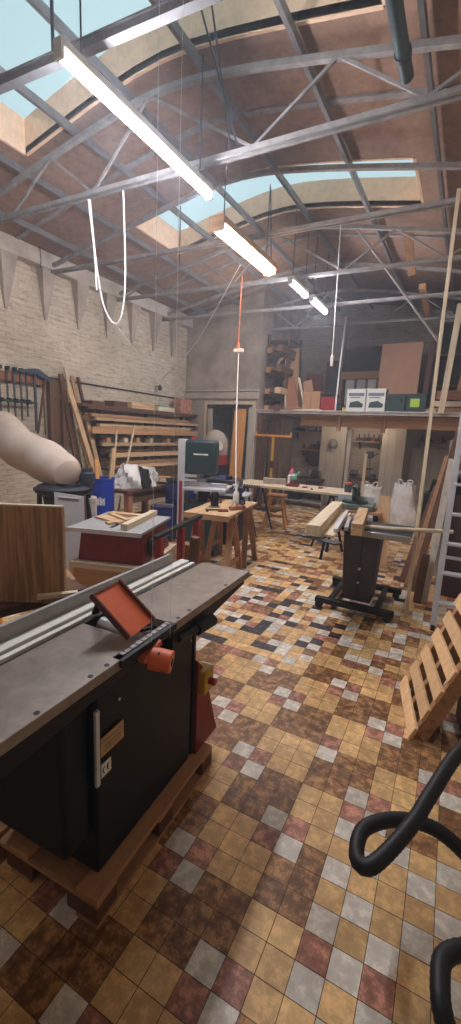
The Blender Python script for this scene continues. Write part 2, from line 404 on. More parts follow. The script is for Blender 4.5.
TR = {3.5: 'second from the camera, just behind the near skylight', 4.95: 'between the two skylights', 6.4: 'just behind the far skylight',
      7.85: 'over the small twin lamps', 9.3: 'above the front of the storage loft'}
bn = [-5.9, -4.9, -3.65, -1.87, -.55, .5]; tn = [-5.4, -4.25, -2.95, -1.2, -.1]
for Y, where in TR.items():
    t = T('roof_truss', 'pale steel roof truss spanning the hall, ' + where, 'roof truss', (XL, Y - .1, 4.0), .03)
    m = MB(); n = 24
    pts = [(XL + (XR - XL) * i / n) for i in range(n + 1)]
    for x0, x1 in zip(pts, pts[1:]): m.bar((x0 - XL, 0, arch(x0) - 4.0), (x1 - XL, 0, arch(x1) - 4.0), .05, .045)
    m.build('top_chord', 'roof_steel', t)
    lo = -.03
    m = MB(); m.bar((.0, -.03, 0), (XR - XL, -.03, lo), .022, .04); m.bar((.0, .03, 0), (XR - XL, .03, lo), .022, .04)
    m.build('bottom_chord', 'roof_steel', t)
    if Y in (3.5, 6.4, 9.3, 4.95, 7.85):
        full = Y in (3.5, 6.4, 9.3)
        for i, xb in enumerate(bn):
            zb = 0
            for xt in ([tn[i - 1]] if i > 0 else []) + ([tn[i]] if i < len(tn) else []):
                if not full: continue
                MB().bar((xb - XL, 0, zb), (xt - XL, 0, arch(xt) - 4.0), .022, .022).build('brace', 'roof_steel', t)
t = T('steel_beam', 'dark blue-grey steel beam crossing under the near skylight above the long lamp', 'beam', (XL, 1.96, 3.92), .068)
m = MB(); m.bx(0, XR - XL, -.03, .03, .02, .03); m.bx(0, XR - XL, -.03, .03, .075, .085); m.bx(0, XR - XL, -.018, .018, .03, .075); m.build('web', 'steel', t)
for x in (3.5, 5.2, 1.6): MB().cyl((x, 0, .1), (x, 0, arch(XL + x) - 3.86), .011, n=8).build('hanger_rod', 'steel_d', t)

p = T('overhead_pipe', 'thick dark green-grey pipe running under the roof towards the camera', 'pipe', (-.69, 0, 4.12))
m = MB(); m.cyl((0, -1.6, 0), (0, 3.5, 0), .045); m.build('pipe_run', 'pipe', p)
m = MB()
for y in (.6, 2.1, 3.3): m.cyl((0, y - .02, 0), (0, y + .02, 0), .054)
m.build('clamp_ring', 'steel_d', p)

# ------------------------------------------------------------------ lamps
tubeW = emis('white_tube', (240, 242, 255), 215.)
tubeC = emis('warm_tube', (255, 222, 196), 45.)
tubeD = emis('added_rear_tube', (255, 244, 232), 26.)
tubeL = emis('added_loft_tube', (255, 236, 214), 30.)
def lamp(label, x, y0, y1, z, w, kind, tm=None):
    t = T('fluorescent_lamp', label, 'lamp', (x, (y0 + y1) / 2, z)); L = (y1 - y0) / 2
    if kind == 'strip':
        MB().bx(-w / 2, w / 2, -L, L, .02, .07).build('housing', 'white', t, .006)
        MB().cyl((0, -L + .02, .0), (0, L - .02, .0), w * .42, n=16).build('tube', tm or tubeW, t)
        for s in (-1, 1): MB().bx(-w * .45, w * .45, s * L - .012, s * L + .012, -.035, .07).build('end_cap', 'white', t, .004)
    else:
        MB().prism([(-w / 2, -L, .08), (w / 2, -L, .08), (w * .62, -L, .0), (-w * .62, -L, .0)], (0, 2 * L, 0)).build('housing', 'tan_y', t)
        d = MB(); pr = [(-w * .5, -L + .02, .0), (-w * .42, -L + .02, -.05), (0, -L + .02, -.075), (w * .42, -L + .02, -.05), (w * .5, -L + .02, .0)]
        d.prism(pr, (0, 2 * L - .04, 0)).build('diffuser', tubeC, t)
        for s in (-1, 1): MB().bx(-w * .6, w * .6, s * L - .012, s * L + .012, -.07, .08).build('end_cap', 'tan_x', t, .004)
    for s in (-.8, .8): MB().cyl((0, s * L, .07), (0, s * L, arch(x) - z + .06), .006, n=6).build('hanger', 'steel_d', t)
    return t
lamp('longest lit white fluorescent strip, hanging nearest the camera', -2.3, 1.95, 3.55, 3.74, .075, 'strip')
lamp('wooden-sided wide lamp with a warm diffuser, hanging behind the longest strip', -2.55, 4.1, 5.45, 3.78, .15, 'wide')
lamp('short lit white strip, the nearer of the small end-to-end pair', -2.46, 5.95, 6.6, 3.78, .08, 'strip')
lamp('short lit white strip, the farther of the small end-to-end pair', -2.44, 6.8, 7.55, 3.78, .08, 'strip')

lamp('unseen white fluorescent strip added behind the photographer to light the foreground', -2.3, -1.35, .15, 3.74, .075, 'strip', tubeD)  # added strip outside the view, brightens the near floor and foreground
# ------------------------------------------------------------------ jointer in the foreground
JX, JY, JR = -.862, .62, .062            # front edge of its table runs from here towards the back
def make_jointer():
    t = T('jointer', 'long jointer planer with grey iron table and blue-black cabinet, on a pallet', 'woodworking machine', (JX, JY, 0), JR)
    a, b = -.62, 1.36                     # ends of the table along local y
    m = MB(); m.bx(-.29, 0, a, .44, .915, .95); t1 = m.build('infeed_table', 'cast', t, .003)
    m = MB(); m.bx(-.29, 0, .62, b, .91, .945); m.build('outfeed_table', 'cast', t, .003)
    MB().bx(-.29, -.03, .44, .62, .88, .9).build('cutter_bed', 'steel_d', t)
    MB().cyl((-.28, .53, .905), (-.03, .53, .905), .036, n=20).build('cutter_head', 'chrome', t)
    for y0, y1 in ((a + .05, .42), (.64, b - .02)):
        m = MB(); s = 1 if y0 > .5 else -1
        ya, yb = (y0, y1)
        m.prism([(-.27, ya, .912), (-.27, yb, .912), (-.27, yb, .875 if s > 0 else .87), (-.27, ya + (.0 if s > 0 else .0), .80)], (.25, 0, 0))
        m.build('table_web', 'black', t, .003)
    for y, z_ in ((-.3, .95), (.0, .95), (.19, .95), (.26, .95), (.67, .945), (.755, .945), (1.1, .945)): MB().cyl((-.016, y, z_), (-.016, y, z_ + .0012), .0085, n=12).build('bolt_hole', 'black', t)
    # fixed side rails and fence behind the table
    for i, (x0, x1, z1, mt) in enumerate(((-.306, -.292, .945, 'black'), (-.33, -.308, .956, 'paper'), (-.342, -.332, .945, 'black'), (-.395, -.344, .962, 'paper'))):
        MB().bx(x0, x1, a, b - .06, .90, z1).build('slide_rail', mt, t, .002)
    m = MB(); m.bx(-.405, -.397, a, b - .16, .93, 1.01); m.bx(-.45, -.405, a, b - .16, .93, .945); m.bx(-.415, -.397, a, b - .16, 1.005, 1.014)
    m.build('fence', 'board', t, .002)
    m = MB(); m.bx(-.39, -.29, a, b - .06, .86, .90); m.build('rail_bracket', 'black', t)
    # cabinet
    m = MB(); m.bx(-.5, -.065, .26, .88, .125, .84); cab = m.build('cabinet', 'blueblack', t, .012)
    m = MB(); m.prism([(-.5, .9, .125), (-.07, .9, .125), (-.07, .9, .8), (-.5, .9, .8)], (0, .02, 0)); m.build('rear_panel', 'black', cab)
    m = MB(); m.bx(-.57, -.09, .14, .26, .28, .83); m.build('dust_chute_box', 'blueblack', t, .02)
    MB().bx(-.06, -.05, .245, .262, .5, .78).build('edge_strip', 'alu', cab)
    MB().bx(-.0565, -.0535, .27, .385, .595, .665).build('maker_plate', 'gold', cab)
    MB().bx(-.0565, -.0535, .272, .318, .515, .565).build('ce_plate', 'white', cab)
    m = MB()
    for c0 in (.285, .305):
        pts = [(-.0525, c0 + .007 * math.cos(A), .54 + .012 * math.sin(A)) for A in [PI / 2 + PI * k / 8 for k in range(9)]]
        m.tube(pts, .0016, 6)
    m.bar((-.0525, .298, .54), (-.0525, .304, .54), .002, .003); m.build('ce_mark', 'black', cab)
    m = MB()
    for z in (.645, .625, .61): m.bx(-.0535, -.0525, .285, .37, z, z + .005)
    m.build('plate_print', 'ink', cab)
    for y in (.36, .84): MB().cyl((-.056, y, .76), (-.05, y, .76), .006, n=10).build('screw', 'chrome', cab)
    # leg flares, lugs and lever at the far end
    m = MB(); m.prism([(-.09, .92, .115), (-.09, 1.15, .115), (-.09, 1.12, .19), (-.09, .985, .55), (-.09, .92, .62)], (.035, 0, 0)); m.build('red_lever_arm', 'redd', t, .004)
    MB().bx(-.09, -.02, .93, 1.02, .44, .56).build('yellow_switch_box', 'yellow', t, .008)
    MB().cyl((-.02, .975, .5), (.012, .975, .5), .018, n=14).build('switch_button', 'redp', t)
    m = MB(); m.cyl((-.02, .68, .85), (.0, .84, .845), .018); m.cyl((-.002, .8, .845), (.01, .92, .842), .028); m.build('lift_handle', 'rubber', t)
    # guard gear on the front edge
    m = MB(); m.bx(-.035, .012, .30, .62, .925, .95); m.build('guard_rail', 'black', t, .003)
    m = MB(); m.bx(-.026, -.008, .33, .6, .95, .953); m.build('scale_strip', 'board', t)
    m = MB()
    for k in range(9): m.bx(-.024, -.008, .345 + k * .03, .35 + k * .03, .953, .954)
    m.build('scale_marks', 'black', t)
    m = MB(); m.cyl((.012, .45, .888), (.085, .475, .88), .041, .039, n=28); k = m.build('orange_knob', 'orange', t, .003)
    m = MB(); m.cyl((.084, .4747, .88), (.0875, .4759, .8797), .014, n=18)
    for A in (0, 2.1, 4.2): m.cyl((.05, .463 + .037 * math.cos(A), .884 + .037 * math.sin(A)), (.05, .463 + .0415 * math.cos(A), .884 + .0415 * math.sin(A)), .006, n=8)
    m.build('knob_hole', 'black', k)
    m = MB(); m.bar((.01, .4, .9), (.01, .5, .93), .03, .02); m.build('guard_pivot', 'orange', t, .003)
    # orange bridge guard, tipped up
    return t
J = make_jointer()

g = T('blade_guard', 'tilted orange painted guard plate with raised rims resting on the jointer table', 'machine guard', (-1.06, 1.10, .955))
c = [Vector(p) for p in ((-.02, -.115, .14), (-.045, .045, .14), (.105, .07, .012), (.13, -.09, .012))]
m = MB(); nn = (c[1] - c[0]).cross(c[3] - c[0]).normalized(); nn = nn if nn.z > 0 else -nn
m.prism(c, nn * .006); m.build('plate', 'orange', g)
m = MB(); m.bar(c[0] + nn * .01, c[3] + nn * .01, .008, .022, nn); m.bar(c[1] + nn * .01, c[2] + nn * .01, .008, .022, nn); m.bar(c[0] + nn * .006, c[1] + nn * .006, .006, .012, nn)
m.build('rim', M('dark_orange_edge', (96, 50, 36), .6), g)
q = (c[0] + c[1]) / 2; MB().bar((-.14, .02, .0), q, .025, .01).build('guard_arm', 'black', g); MB().bar((.12, .05, -.0), (c[2] + c[3]) / 2, .02, .012).build('guard_arm', 'black', g)
# thin strings hanging down from the roof to the front edge of the jointer
for k, (dx, dy, lb) in enumerate(((0, 0, 'thin white string dropping from the roof to the orange knob, left one of two'), (.035, .06, 'thin white string dropping from the roof to the jointer scale, right one of two'))):
    o = MB().tube(spline([(0, 0, 0), (-.005, .01, 1.0), (-.01, .02, 3.5)], .4), .0006, 6).build('hanging_string', 'string')
    tag(o, lb, 'string', loc=(-.875 + dx, 1.07 + dy, .95))

# pallet under the jointer
def pallet_low(loc, rz, label, L, Wd):
    t = T('wooden_pallet', label, 'pallet', loc, rz)
    for i in range(3):
        y = -L / 2 + .05 + i * (L - .1) / 2
        for x in (-Wd / 2 + .07, 0, Wd / 2 - .07):
            MB().bx(x - .07, x + .07, y - .05, y + .05, .018, .085).build('block', 'dwood_y', t, .003)
    for x in (-Wd / 2 + .05, 0, Wd / 2 - .05): MB().bx(x - .05, x + .05, -L / 2, L / 2, .0, .018).build('bottom_board', 'pallet', t, .002)
    for x in (-Wd / 2 + .05, -Wd / 4 + .02, 0, Wd / 4 - .02, Wd / 2 - .05): MB().bx(x - .05, x + .05, -L / 2, L / 2, .1, .12).build('deck_board', 'pallet', t, .002)
    for i in range(3):
        y = -L / 2 + .05 + i * (L - .1) / 2
        MB().bx(-Wd / 2, Wd / 2, y - .05, y + .05, .085, .1).build('stringer_board', 'tan_x', t, .002)
    return t
pallet_low((-1.29, 1.2, 0), JR, 'low wooden pallet on the tiled floor carrying the jointer', .82, .76)
# scraps in the dark beside it
o = MB().tube(spline([(0, 0, .0), (.15, .05, .01), (.3, -.02, .01), (.42, .1, .06), (.36, .18, .2), (.25, .12, .3)], .03), .006, 8).build('electric_cable', 'cable'); tag(o, 'black power cord looping on the floor left of the jointer', 'cord', loc=(-1.6, .3, .01))
t = T('low_bench', 'rough low wooden bench behind the jointer, half hidden by its rails', 'bench', (-1.78, 1.02, 0), -.25)
MB().bx(-.36, .14, -.6, .42, .86, .9).build('bench_top', 'dwood_y', t, .004)
for x in (-.32, .1):
    for y in (-.55, .37): MB().bx(x - .03, x + .03, y - .03, y + .03, 0, .86).build('leg', 'tan_z', t, .004)
MB().bx(-.34, .12, -.57, .39, .25, .27).build('shelf', 'dwood_y', t)
o = board('wooden_block', 'tan_y', 'short brown timber beam with a sawn end beside the striped wooden panel', 'wood block', (-2.1, 1.6, .88), (-1.72, 1.42, .86), .09, .06)
o = board('wooden_block', 'dwood_y', 'dark timber offcut lying under the short brown beam behind the rails', 'wood block', (-2.15, 1.58, .8), (-1.72, 1.46, .79), .12, .07)
o = board('wood_scrap', 'pale_y', 'small pale wood scrap at the foot of the striped wooden panel', 'wood scrap', (-1.52, 1.1, .953), (-1.41, 1.22, .958), .03, .018)
# striped laminated panel standing on the low bench
t = T('striped_slab', 'large slab of vertical brown and honey strips standing at the left edge', 'wood slab', (-1.46, 1.19, .905), 0)
d = Vector((-.62, -.36, 0)); nrm = Vector((.36, -.62, 0)).normalized()
m = MB(); m.prism([(0, 0, 0), d, d + Vector((0, 0, .43)), (0, 0, .43)], -nrm * .03); m.build('panel_face', 'lam', t, .002)
m = MB(); m.prism([(0, 0, .43), d + Vector((0, 0, .43)), d + Vector((0, 0, .436)), (0, 0, .436)], -nrm * .03); m.build('edge_band', 'pale_x', t)
o = board('timber_block', 'orange_z', 'light orange squared timber standing behind the striped panel at the left edge', 'timber', (-3.12, 1.8, .0), (-3.1, 1.82, 1.36), .16, .16)

# ------------------------------------------------------------------ red table saw on a plywood box
t = T('plywood_box', 'light plywood box stand under the red table saw', 'box', (-2.63, 2.86, 0), .32)
m = MB(); m.bx(-.34, .34, -.42, .42, 0, .55); m.build('box_body', 'pale_x', t, .006)
MB().bx(-.3, .3, -.424, -.42, .05, .5).build('front_panel', 'tan_x', t)
t = T('table_saw', 'red bodied bench table saw with grey steel top, on the plywood box', 'table saw', (-2.63, 2.86, .55), .32)
m = MB(); prf = [(-.27, -.34), (.27, -.34), (.27, .3), (-.27, .3)]
bt = [(x * 1.1, y * 1.05, 0) for x, y in prf]; tp = [(x, y, .26) for x, y in prf]
m._add(bt + tp, ((3, 2, 1, 0), (4, 5, 6, 7), (0, 1, 5, 4), (1, 2, 6, 5), (2, 3, 7, 6), (3, 0, 4, 7))); body = m.build('body', 'redd', t, .012)
MB().bx(-.36, .3, -.4, .34, .265, .29).build('table_top', 'board', t, .004)
MB().bx(-.37, .3, -.415, -.4, .255, .292).build('front_rail', 'alu', t)
m = MB(); m.cyl((.285, -.16, .12), (.31, -.16, .12), .085, n=24); m.build('slot_plate', 'black', body)
m = MB(); m.cyl((.31, -.16, .12), (.34, -.16, .12), .03, n=16); m.cyl((.33, -.16, .12), (.345, -.16, .12), .055, n=20); w = m.build('hand_wheel', 'black', t)
MB().cyl((.345, -.12, .15), (.39, -.12, .15), .01, n=10).build('wheel_handle', 'chrome', w)
MB().bx(-.03, .0, -.3, .3, .29, .292).build('blade_slot', 'black', t)
MB().bx(.1, .16, -.36, .34, .292, .345).build('rip_fence', 'pale_y', t, .003)
for i, (p, q, w, h, l) in enumerate((((-.3, .05, .30), (.02, -.12, .302), .12, .016, 'wide thin board lying on the table saw, lowest of the offcuts'),
        ((-.2, .1, .318), (.05, -.1, .32), .05, .018, 'narrow board lying across the wide one on the table saw'),
        ((-.1, -.2, .3), (.06, .1, .304), .07, .02, 'short board at the front of the table saw top'),
        ((-.28, .22, .3), (.05, .2, .3), .09, .03, 'thick board lying at the rear of the table saw top'))):
    o = board('offcut', 'pine_x', l, 'wood offcut', p, q, w, h, group='offcuts on the table saw')
    M_ = Matrix.Translation((-2.63, 2.86, .55)) @ Matrix.Rotation(.32, 4, 'Z'); o.matrix_world = M_ @ Matrix.Translation(o.location)

# red roller stand between the saw and the bandsaw
t = T('roller_stand', 'red steel stand with a long black top bar in front of the bandsaw', 'stand', (-2.2, 3.1, 0), .18)
for y in (-.42, 0, .36): MB().bx(-.03, .03, y - .03, y + .03, .04, .80).build('post', 'redp', t, .004)
MB().bar((0, -.5, .815), (0, .45, .83), .05, .035).build('top_bar', 'black', t, .006)
MB().bar((.0, -.42, .25), (.0, .36, .25), .03, .03).build('cross_bar', 'redp', t)
for y in (-.42, .36): MB().bx(-.2, .2, y - .03, y + .03, 0, .04).build('foot', 'redp', t, .004)
MB().tube(spline([(-.05, -.35, .62), (-.1, -.1, .72), (-.05, .1, .66)], .04), .01, 8).build('hose', 'rubber', t)
o = board('timber_stub', 'dwood_z', 'grey-brown weathered timber stub leaning at the far end of the jointer', 'timber', (-1.75, 2.52, 0), (-1.62, 2.46, .93), .055, .05)
o = board('timber_stub', 'red_z', 'reddish slat leaning beside the weathered stub behind the jointer', 'timber', (-1.9, 2.7, 0), (-1.72, 2.5, .86), .03, .05)

# ------------------------------------------------------------------ bandsaw
t = T('bandsaw', 'tall bandsaw with pale grey column and dark teal wheel housings, behind the red stand', 'bandsaw', (-3.25, 4.85, 0), .35)
MB().bx(-.2, -.1, -.12, .1, .05, 1.56).build('column', 'alu', t, .008)
m = MB(); m.bx(-.1, .32, -.14, .14, 1.1, 1.56); uh = m.build('upper_wheel_housing', 'teal', t, .04)
MB().bx(.02, .22, -.146, -.14, 1.36, 1.38).build('vent', 'white', uh)
MB().bx(.0, .24, -.146, -.14, 1.2, 1.26).build('info_panel', 'steel_d', uh)
m = MB(); m.bx(-.1, .34, -.16, .16, .1, .72); m.build('lower_wheel_housing', 'teal', t, .03)
MB().bx(-.24, .36, -.2, .2, 0, .1).build('base', 'steel_d', t, .01)
m = MB(); m.bx(-.08, .5, -.3, .26, .9, .935); m.build('table', 'alu', t, .004)
MB().bx(-.05, .48, -.1, -.06, .935, .99).build('fence', 'chrome', t, .003)
MB().bx(.08, .22, -.08, .08, .72, .9).build('trunnion', 'black', t)
MB().bx(-.17, -.13, -.135, -.12, .35, 1.0).build('blade_guard', 'redp', t, .003)
MB().cyl((-.02, 0, 1.56), (-.02, 0, 1.6), .035, .028).build('tension_knob', 'redp', t, .003)
m = MB(); m.bx(.1, .13, -.05, .03, 1.0, 1.1); m.bx(.06, .18, -.08, .0, .99, 1.04); m.build('blade_guide', 'steel', t)
m = MB()
for z in (1.02, 1.08): m.bx(-.08, .1, -.28, -.24, z, z + .025)
m.build('rule_bars', 'alu', t)
# planer beside it
t = T('thickness_planer', 'low silver and black thickness planer standing right behind the bandsaw table', 'planer', (-3.2, 5.6, 0), .3)
MB().bx(-.3, .3, -.25, .25, 0, .72).build('cabinet', 'blueblack', t, .01)
MB().bx(-.42, .42, -.2, .2, .74, .77).build('feed_table', 'alu', t, .003)
m = MB()
for x in (-.25, .25):
    for y in (-.18, .18): m.cyl((x, y, .72), (x, y, .97), .02, n=10)
m.build('posts', 'chrome', t)
MB().bx(-.26, .26, -.2, .2, .86, .98).build('head', 'steel_d', t, .015)
MB().cyl((.1, -.1, .98), (.1, -.1, 1.03), .05).build('crank', 'black', t)

# ------------------------------------------------------------------ sawhorse table
def sawhorse(x, y, rz, label, H=.76, Lh=.52, mat='tan_x'):
    t = T('sawhorse', label, 'trestle', (x, y, 0), rz)
    MB().bx(-Lh / 2, Lh / 2, -.04, .04, H - .07, H).build('beam', mat, t, .003)
    for sx in (-1, 1):
        for sy in (-1, 1):
            MB().bar((sx * (Lh / 2 - .06), sy * .04, H - .02), (sx * (Lh / 2), sy * .22, .0), .03, .07, (1, 0, 0)).build('leg', 'tan_z', t, .003)
        MB().bar((sx * (Lh / 2 - .02), -.17, .22), (sx * (Lh / 2 - .02), .17, .22), .025, .06).build('brace', 'tan_y', t, .002)
    return t
sawhorse(-2.42, 4.08, .12, 'near wooden sawhorse under the small plank table')
sawhorse(-2.56, 4.76, .12, 'far wooden sawhorse under the small plank table')
t = T('plank_table_top', 'worn pale wooden top lying on two wooden sawhorses', 'table top', (-2.5, 4.44, .761), .17)
MB().bx(-.27, .27, -.62, .5, 0, .03).build('top_board', 'pine_y', t, .004)
MB().bx(-.27, .27, -.63, -.62, -.03, .03).build('front_edge', 'tan_x', t)
ZT = .792
t = T('spray_bottle', 'white plastic spray bottle standing on the small plank table', 'bottle', (-2.37, 4.46, ZT))
MB().lathe([(.036, 0), (.038, .01), (.038, .15), (.03, .18), (.014, .2), (.014, .22)], n=18).build('bottle_body', 'white', t)
MB().lathe([(.017, .215), (.017, .24), (.01, .25)], n=14).build('collar', 'white', t)
m = MB(); m.bx(-.05, .025, -.012, .012, .25, .275); m.bar((-.02, 0, .25), (-.045, 0, .2), .01, .008); m.build('trigger_head', 'white', t, .003)
t = T('power_drill', 'blue cordless power drill lying behind the white spray bottle', 'drill', (-2.5, 4.72, ZT), 2.7)
MB().cyl((-.1, 0, .17), (.08, 0, .17), .035, .03).build('motor_body', 'dblue', t)
MB().cyl((.08, 0, .17), (.14, 0, .17), .022, .014).build('chuck', 'steel_d', t)
MB().bar((-.06, 0, .16), (-.09, 0, .05), .035, .045, (0, 1, 0)).build('grip', 'black', t, .006)
MB().bx(-.15, -.04, -.035, .035, 0, .05).build('battery', 'dblue', t, .006)
t = T('hand_clamp', 'black steel clamp lying at the front of the small plank table', 'clamp', (-2.42, 4.1, ZT), .7)
MB().bx(-.13, .13, -.012, .012, .0, .012).build('bar', 'black', t)
for x in (-.12, .04): MB().bx(x - .012, x + .012, -.09, .0, .0, .02).build('jaw', 'black', t, .003)
MB().cyl((-.0, -.08, .01), (.12, -.08, .01), .012).build('handle', 'redd', t)
t = T('router_tool', 'dark router with a knob on the small plank table, left of the bottle', 'power tool', (-2.56, 4.28, ZT), .2)
MB().lathe([(.07, 0), (.07, .012), (.02, .012)], n=20).build('base_plate', 'steel', t)
MB().lathe([(.045, .012), (.05, .05), (.05, .15), (.035, .18)], n=18).build('motor', 'black', t)
for s in (-1, 1): MB().lathe([(.012, .05), (.02, .07), (.012, .09)], c=(s * .075, 0, 0), n=12).build('knob', 'redd', t)
t = T('wood_plane', 'small brown hand plane lying near the front edge of the plank table', 'hand tool', (-2.26, 4.3, ZT), 1.2)
MB().bx(-.11, .11, -.028, .028, 0, .045).build('body', 'red_x', t, .005)
MB().bar((.0, 0, .03), (-.03, 0, .1), .04, .012).build('iron', 'chrome', t)
MB().lathe([(.01, .045), (.018, .07), (.01, .085)], c=(.08, 0, 0), n=12).build('knob', 'dwood_z', t)

# ------------------------------------------------------------------ left wall: clamps, lumber, rack
t = T('clamp_rail', 'reddish wooden rail fixed to the left brick wall with clamps hung on it', 'rail', (-6.14, 4.0, 2.28))
MB().bx(.03, .09, -1.6, .68, 0, .13).build('rail_board', 'red_y', t, .004)
for y in (-1.2, .1, .62): MB().bx(0, .03, y - .03, y + .03, -.03, .16).build('bracket', 'dwood_z', t)
def bar_clamp(y, L, col, label, head='black', tilt=0):
    t = T('bar_clamp', label, 'clamp', (-6.03, y, 2.43), 0); t.rotation_euler.x = tilt
    t['group'] = 'bar clamps hung on the wooden rail'
    MB().bx(-.005, .005, -.013, .013, -L, .03).build('bar', 'steel_d', t)
    MB().bx(-.02, .06, -.02, .02, .0, .05).build('fixed_jaw', head, t, .004)
    MB().bx(-.012, .07, -.02, .02, -.46, -.40).build('sliding_jaw', 'black', t, .004)
    MB().bar((.06, -.02, -.43), (.06, .13, -.45), .028, .03).build('handle', col, t, .006)
for i, (y, L, c_, l) in enumerate(((3.05, .75, 'green', 'one of the clamps at the hidden left end of the rail, green handle'), (3.9, .8, 'green', 'long steel bar clamp with green handle, at the left picture edge'),
        (4.02, .7, 'black', 'steel bar clamp with black handle, second hanging clamp from the left edge'), (4.13, .78, 'green', 'steel bar clamp with green handle, third from the left edge of the rail'),
        (4.24, .72, 'black', 'short steel bar clamp with black handle, fourth from the left edge of the rail'), (4.34, .66, 'green', 'steel bar clamp with pointed green handle, just left of the blue headed clamp'))):
    bar_clamp(y, L, c_, l)
t = T('sash_clamp', 'large clamp with a blue head hanging at the right end of the rail', 'clamp', (-6.0, 4.5, 2.42))
m = MB(); m.bx(-.01, .01, -.06, -.02, -.86, .04); m.build('bar', 'steel_d', t)
MB().bar((0, .16, .02), (0, -.02, -.9), .02, .035, (1, 0, 0)).build('bar', 'dwood_z', t)
m = MB(); m.prism([(-.03, -.38, .02), (-.03, -.05, .09), (-.03, .02, .09), (-.03, .25, -.04), (-.03, .2, -.08), (-.03, -.02, 0.0), (-.03, -.36, -.0)], (.07, 0, 0)); m.build('head', M('blue_grey_enamel', (44, 60, 78), .5), t, .006)
o = board('hanging_rod', 'dwood_z', 'thin brown rod hanging at the right end of the clamp rail', 'rod', (-6.05, 4.64, 2.34), (-6.05, 4.66, 1.5), .018, .018)
# conduit running over the wall
o = MB().tube([(0, 0, 0), (0, 4.0, -.02)], .014, 8).build('wall_conduit', 'steel_d'); tag(o, 'thin dark conduit running level along the left brick wall', 'pipe', loc=(-6.12, 4.7, 2.42))
o = MB().tube(spline([(0, 0, 0), (.0, .02, .1), (0, .0, .4), (.0, .04, .75)], .1), .006, 6).build('wall_wire', 'steel_d'); tag(o, 'short dark wire hanging from the roof onto the pale ledge at the left', 'wire', loc=(-5.96, 4.6, 3.98))
# upright lumber
up = [((-5.8, 5.42, 0), (-6.05, 5.08, 2.62), .05, .03, 'pale_z', 'tallest thin pale batten in the upright lumber leaning on the wall'),
      ((-5.76, 5.56, 0), (-6.03, 5.2, 2.5), .07, .025, 'tan_z', 'thin tan batten leaning just right of the tallest pale batten'),
      ((-5.62, 5.62, 0), (-5.9, 5.02, 2.28), .09, .03, 'pine_z', 'wide honey plank leaning left in the upright lumber'),
      ((-5.66, 5.7, 0), (-5.92, 5.38, 1.9), .08, .03, 'pine_z', 'honey plank of middle height in the upright lumber'),
      ((-5.62, 5.5, 0), (-5.9, 5.2, 1.62), .06, .03, 'tan_z', 'shorter tan plank in front of the upright lumber'),
      ((-5.82, 5.8, 0), (-6.07, 5.36, 2.5), .05, .04, 'dwood_z', 'dark brown batten at the right side of the upright lumber'),
      ((-5.84, 5.3, 0), (-6.04, 4.98, 2.5), .09, .04, 'dwood_z', 'dark plank at the left side of the upright lumber')]
for p, q, w, h, mt, l in up: board('lumber_plank', mt, l, 'plank', p, q, w, h, (1, 0, 0), group='upright lumber on the left wall')
t = T('dark_crate', 'tall dark wooden crate side standing against the wall beside the upright lumber', 'crate', (-6.1, 4.9, 0))
MB().bx(0, .04, -.16, .12, 0, 2.4).build('side_panel', 'dwood_z', t, .003)
for z in (.5, 1.3, 2.1): MB().bx(.04, .07, -.16, .12, z, z + .07).build('cross_slat', 'dwood_y', t, .002)
for y in (-.14, .1): MB().bx(.04, .1, y - .03, y + .03, 0, 2.4).build('stile', 'dwood_z', t)

# lumber rack
t = T('lumber_rack', 'dark steel cantilever rack on the left wall holding long boards', 'rack', (-6.135, 5.6, 0))
LV = [.9, 1.12, 1.33, 1.55, 1.78, 2.0]
for y in (.25, 1.6, 2.9):
    MB().bx(.0, .05, y - .03, y + .03, .5, 1.99).build('upright', 'steel_d', t)
    for z in LV: MB().bx(.05, .44, y - .015, y + .015, z - .035, z).build('arm', 'steel_d', t)
MB().bx(.05, .05 + .04, -.2, -.16, .3, 1.4).build('end_post', 'black', t)
rk = [ # x, z level index, height, width, y0, y1, mat, label
    (-5.72, 0, .07, .10, 6.1, 8.5, 'pine_y', 'round-cornered honey board at the front of the lowest rack level'),
    (-5.9, 0, .05, .16, 5.9, 8.4, 'tan_y', 'tan board at the back of the lowest rack level'),
    (-5.71, 1, .09, .05, 5.75, 8.45, 'pine_y', 'tan board standing on edge on the second rack level from below'),
    (-5.88, 1, .05, .2, 5.7, 8.6, 'dwood_y', 'dark board lying on the second rack level from below'),
    (-5.71, 2, .06, .05, 5.55, 8.5, 'pine_y', 'bright board at the front edge of the third rack level from below'),
    (-5.9, 2, .03, .3, 5.6, 8.5, 'dwood_y', 'dark boards lying behind the bright edge on the third rack level'),
    (-5.71, 3, .12, .05, 5.32, 8.6, 'tan_y', 'deep orange-brown beam on the fourth rack level from below'),
    (-5.88, 3, .05, .22, 5.4, 8.6, 'pine_y', 'pale board behind the orange-brown beam on the rack'),
    (-5.72, 4, .05, .06, 5.4, 8.6, 'pine_y', 'thin honey board at the front of the fifth rack level from below'),
    (-5.9, 4, .06, .24, 5.3, 8.4, 'tan_y', 'broad tan board on the fifth rack level, tilted'),
    (-5.92, 5, .05, .36, 5.15, 8.66, 'dwood_y', 'long dark weathered plank forming the top level of the rack')]
rk += [(-5.73, 0, .06, .12, 6.2, 8.3, 'tan_y', 'second board stacked on the lowest rack level, at the front', .075),
    (-5.72, 1, .05, .09, 5.6, 8.3, 'dwood_y', 'dark strip lying on top of the second rack level from below', .095),
    (-5.74, 3, .05, .1, 5.5, 8.3, 'pine_y', 'pale strip lying on top of the orange-brown beam', .125),
    (-5.73, 4, .06, .08, 5.3, 8.2, 'tan_y', 'tan strip stacked on the thin honey board of the fifth rack level', .055),
    (-5.672, 5, .05, .03, 5.2, 8.2, 'dwood_y', 'dark strip fixed along the front under the rack top', -.04)]
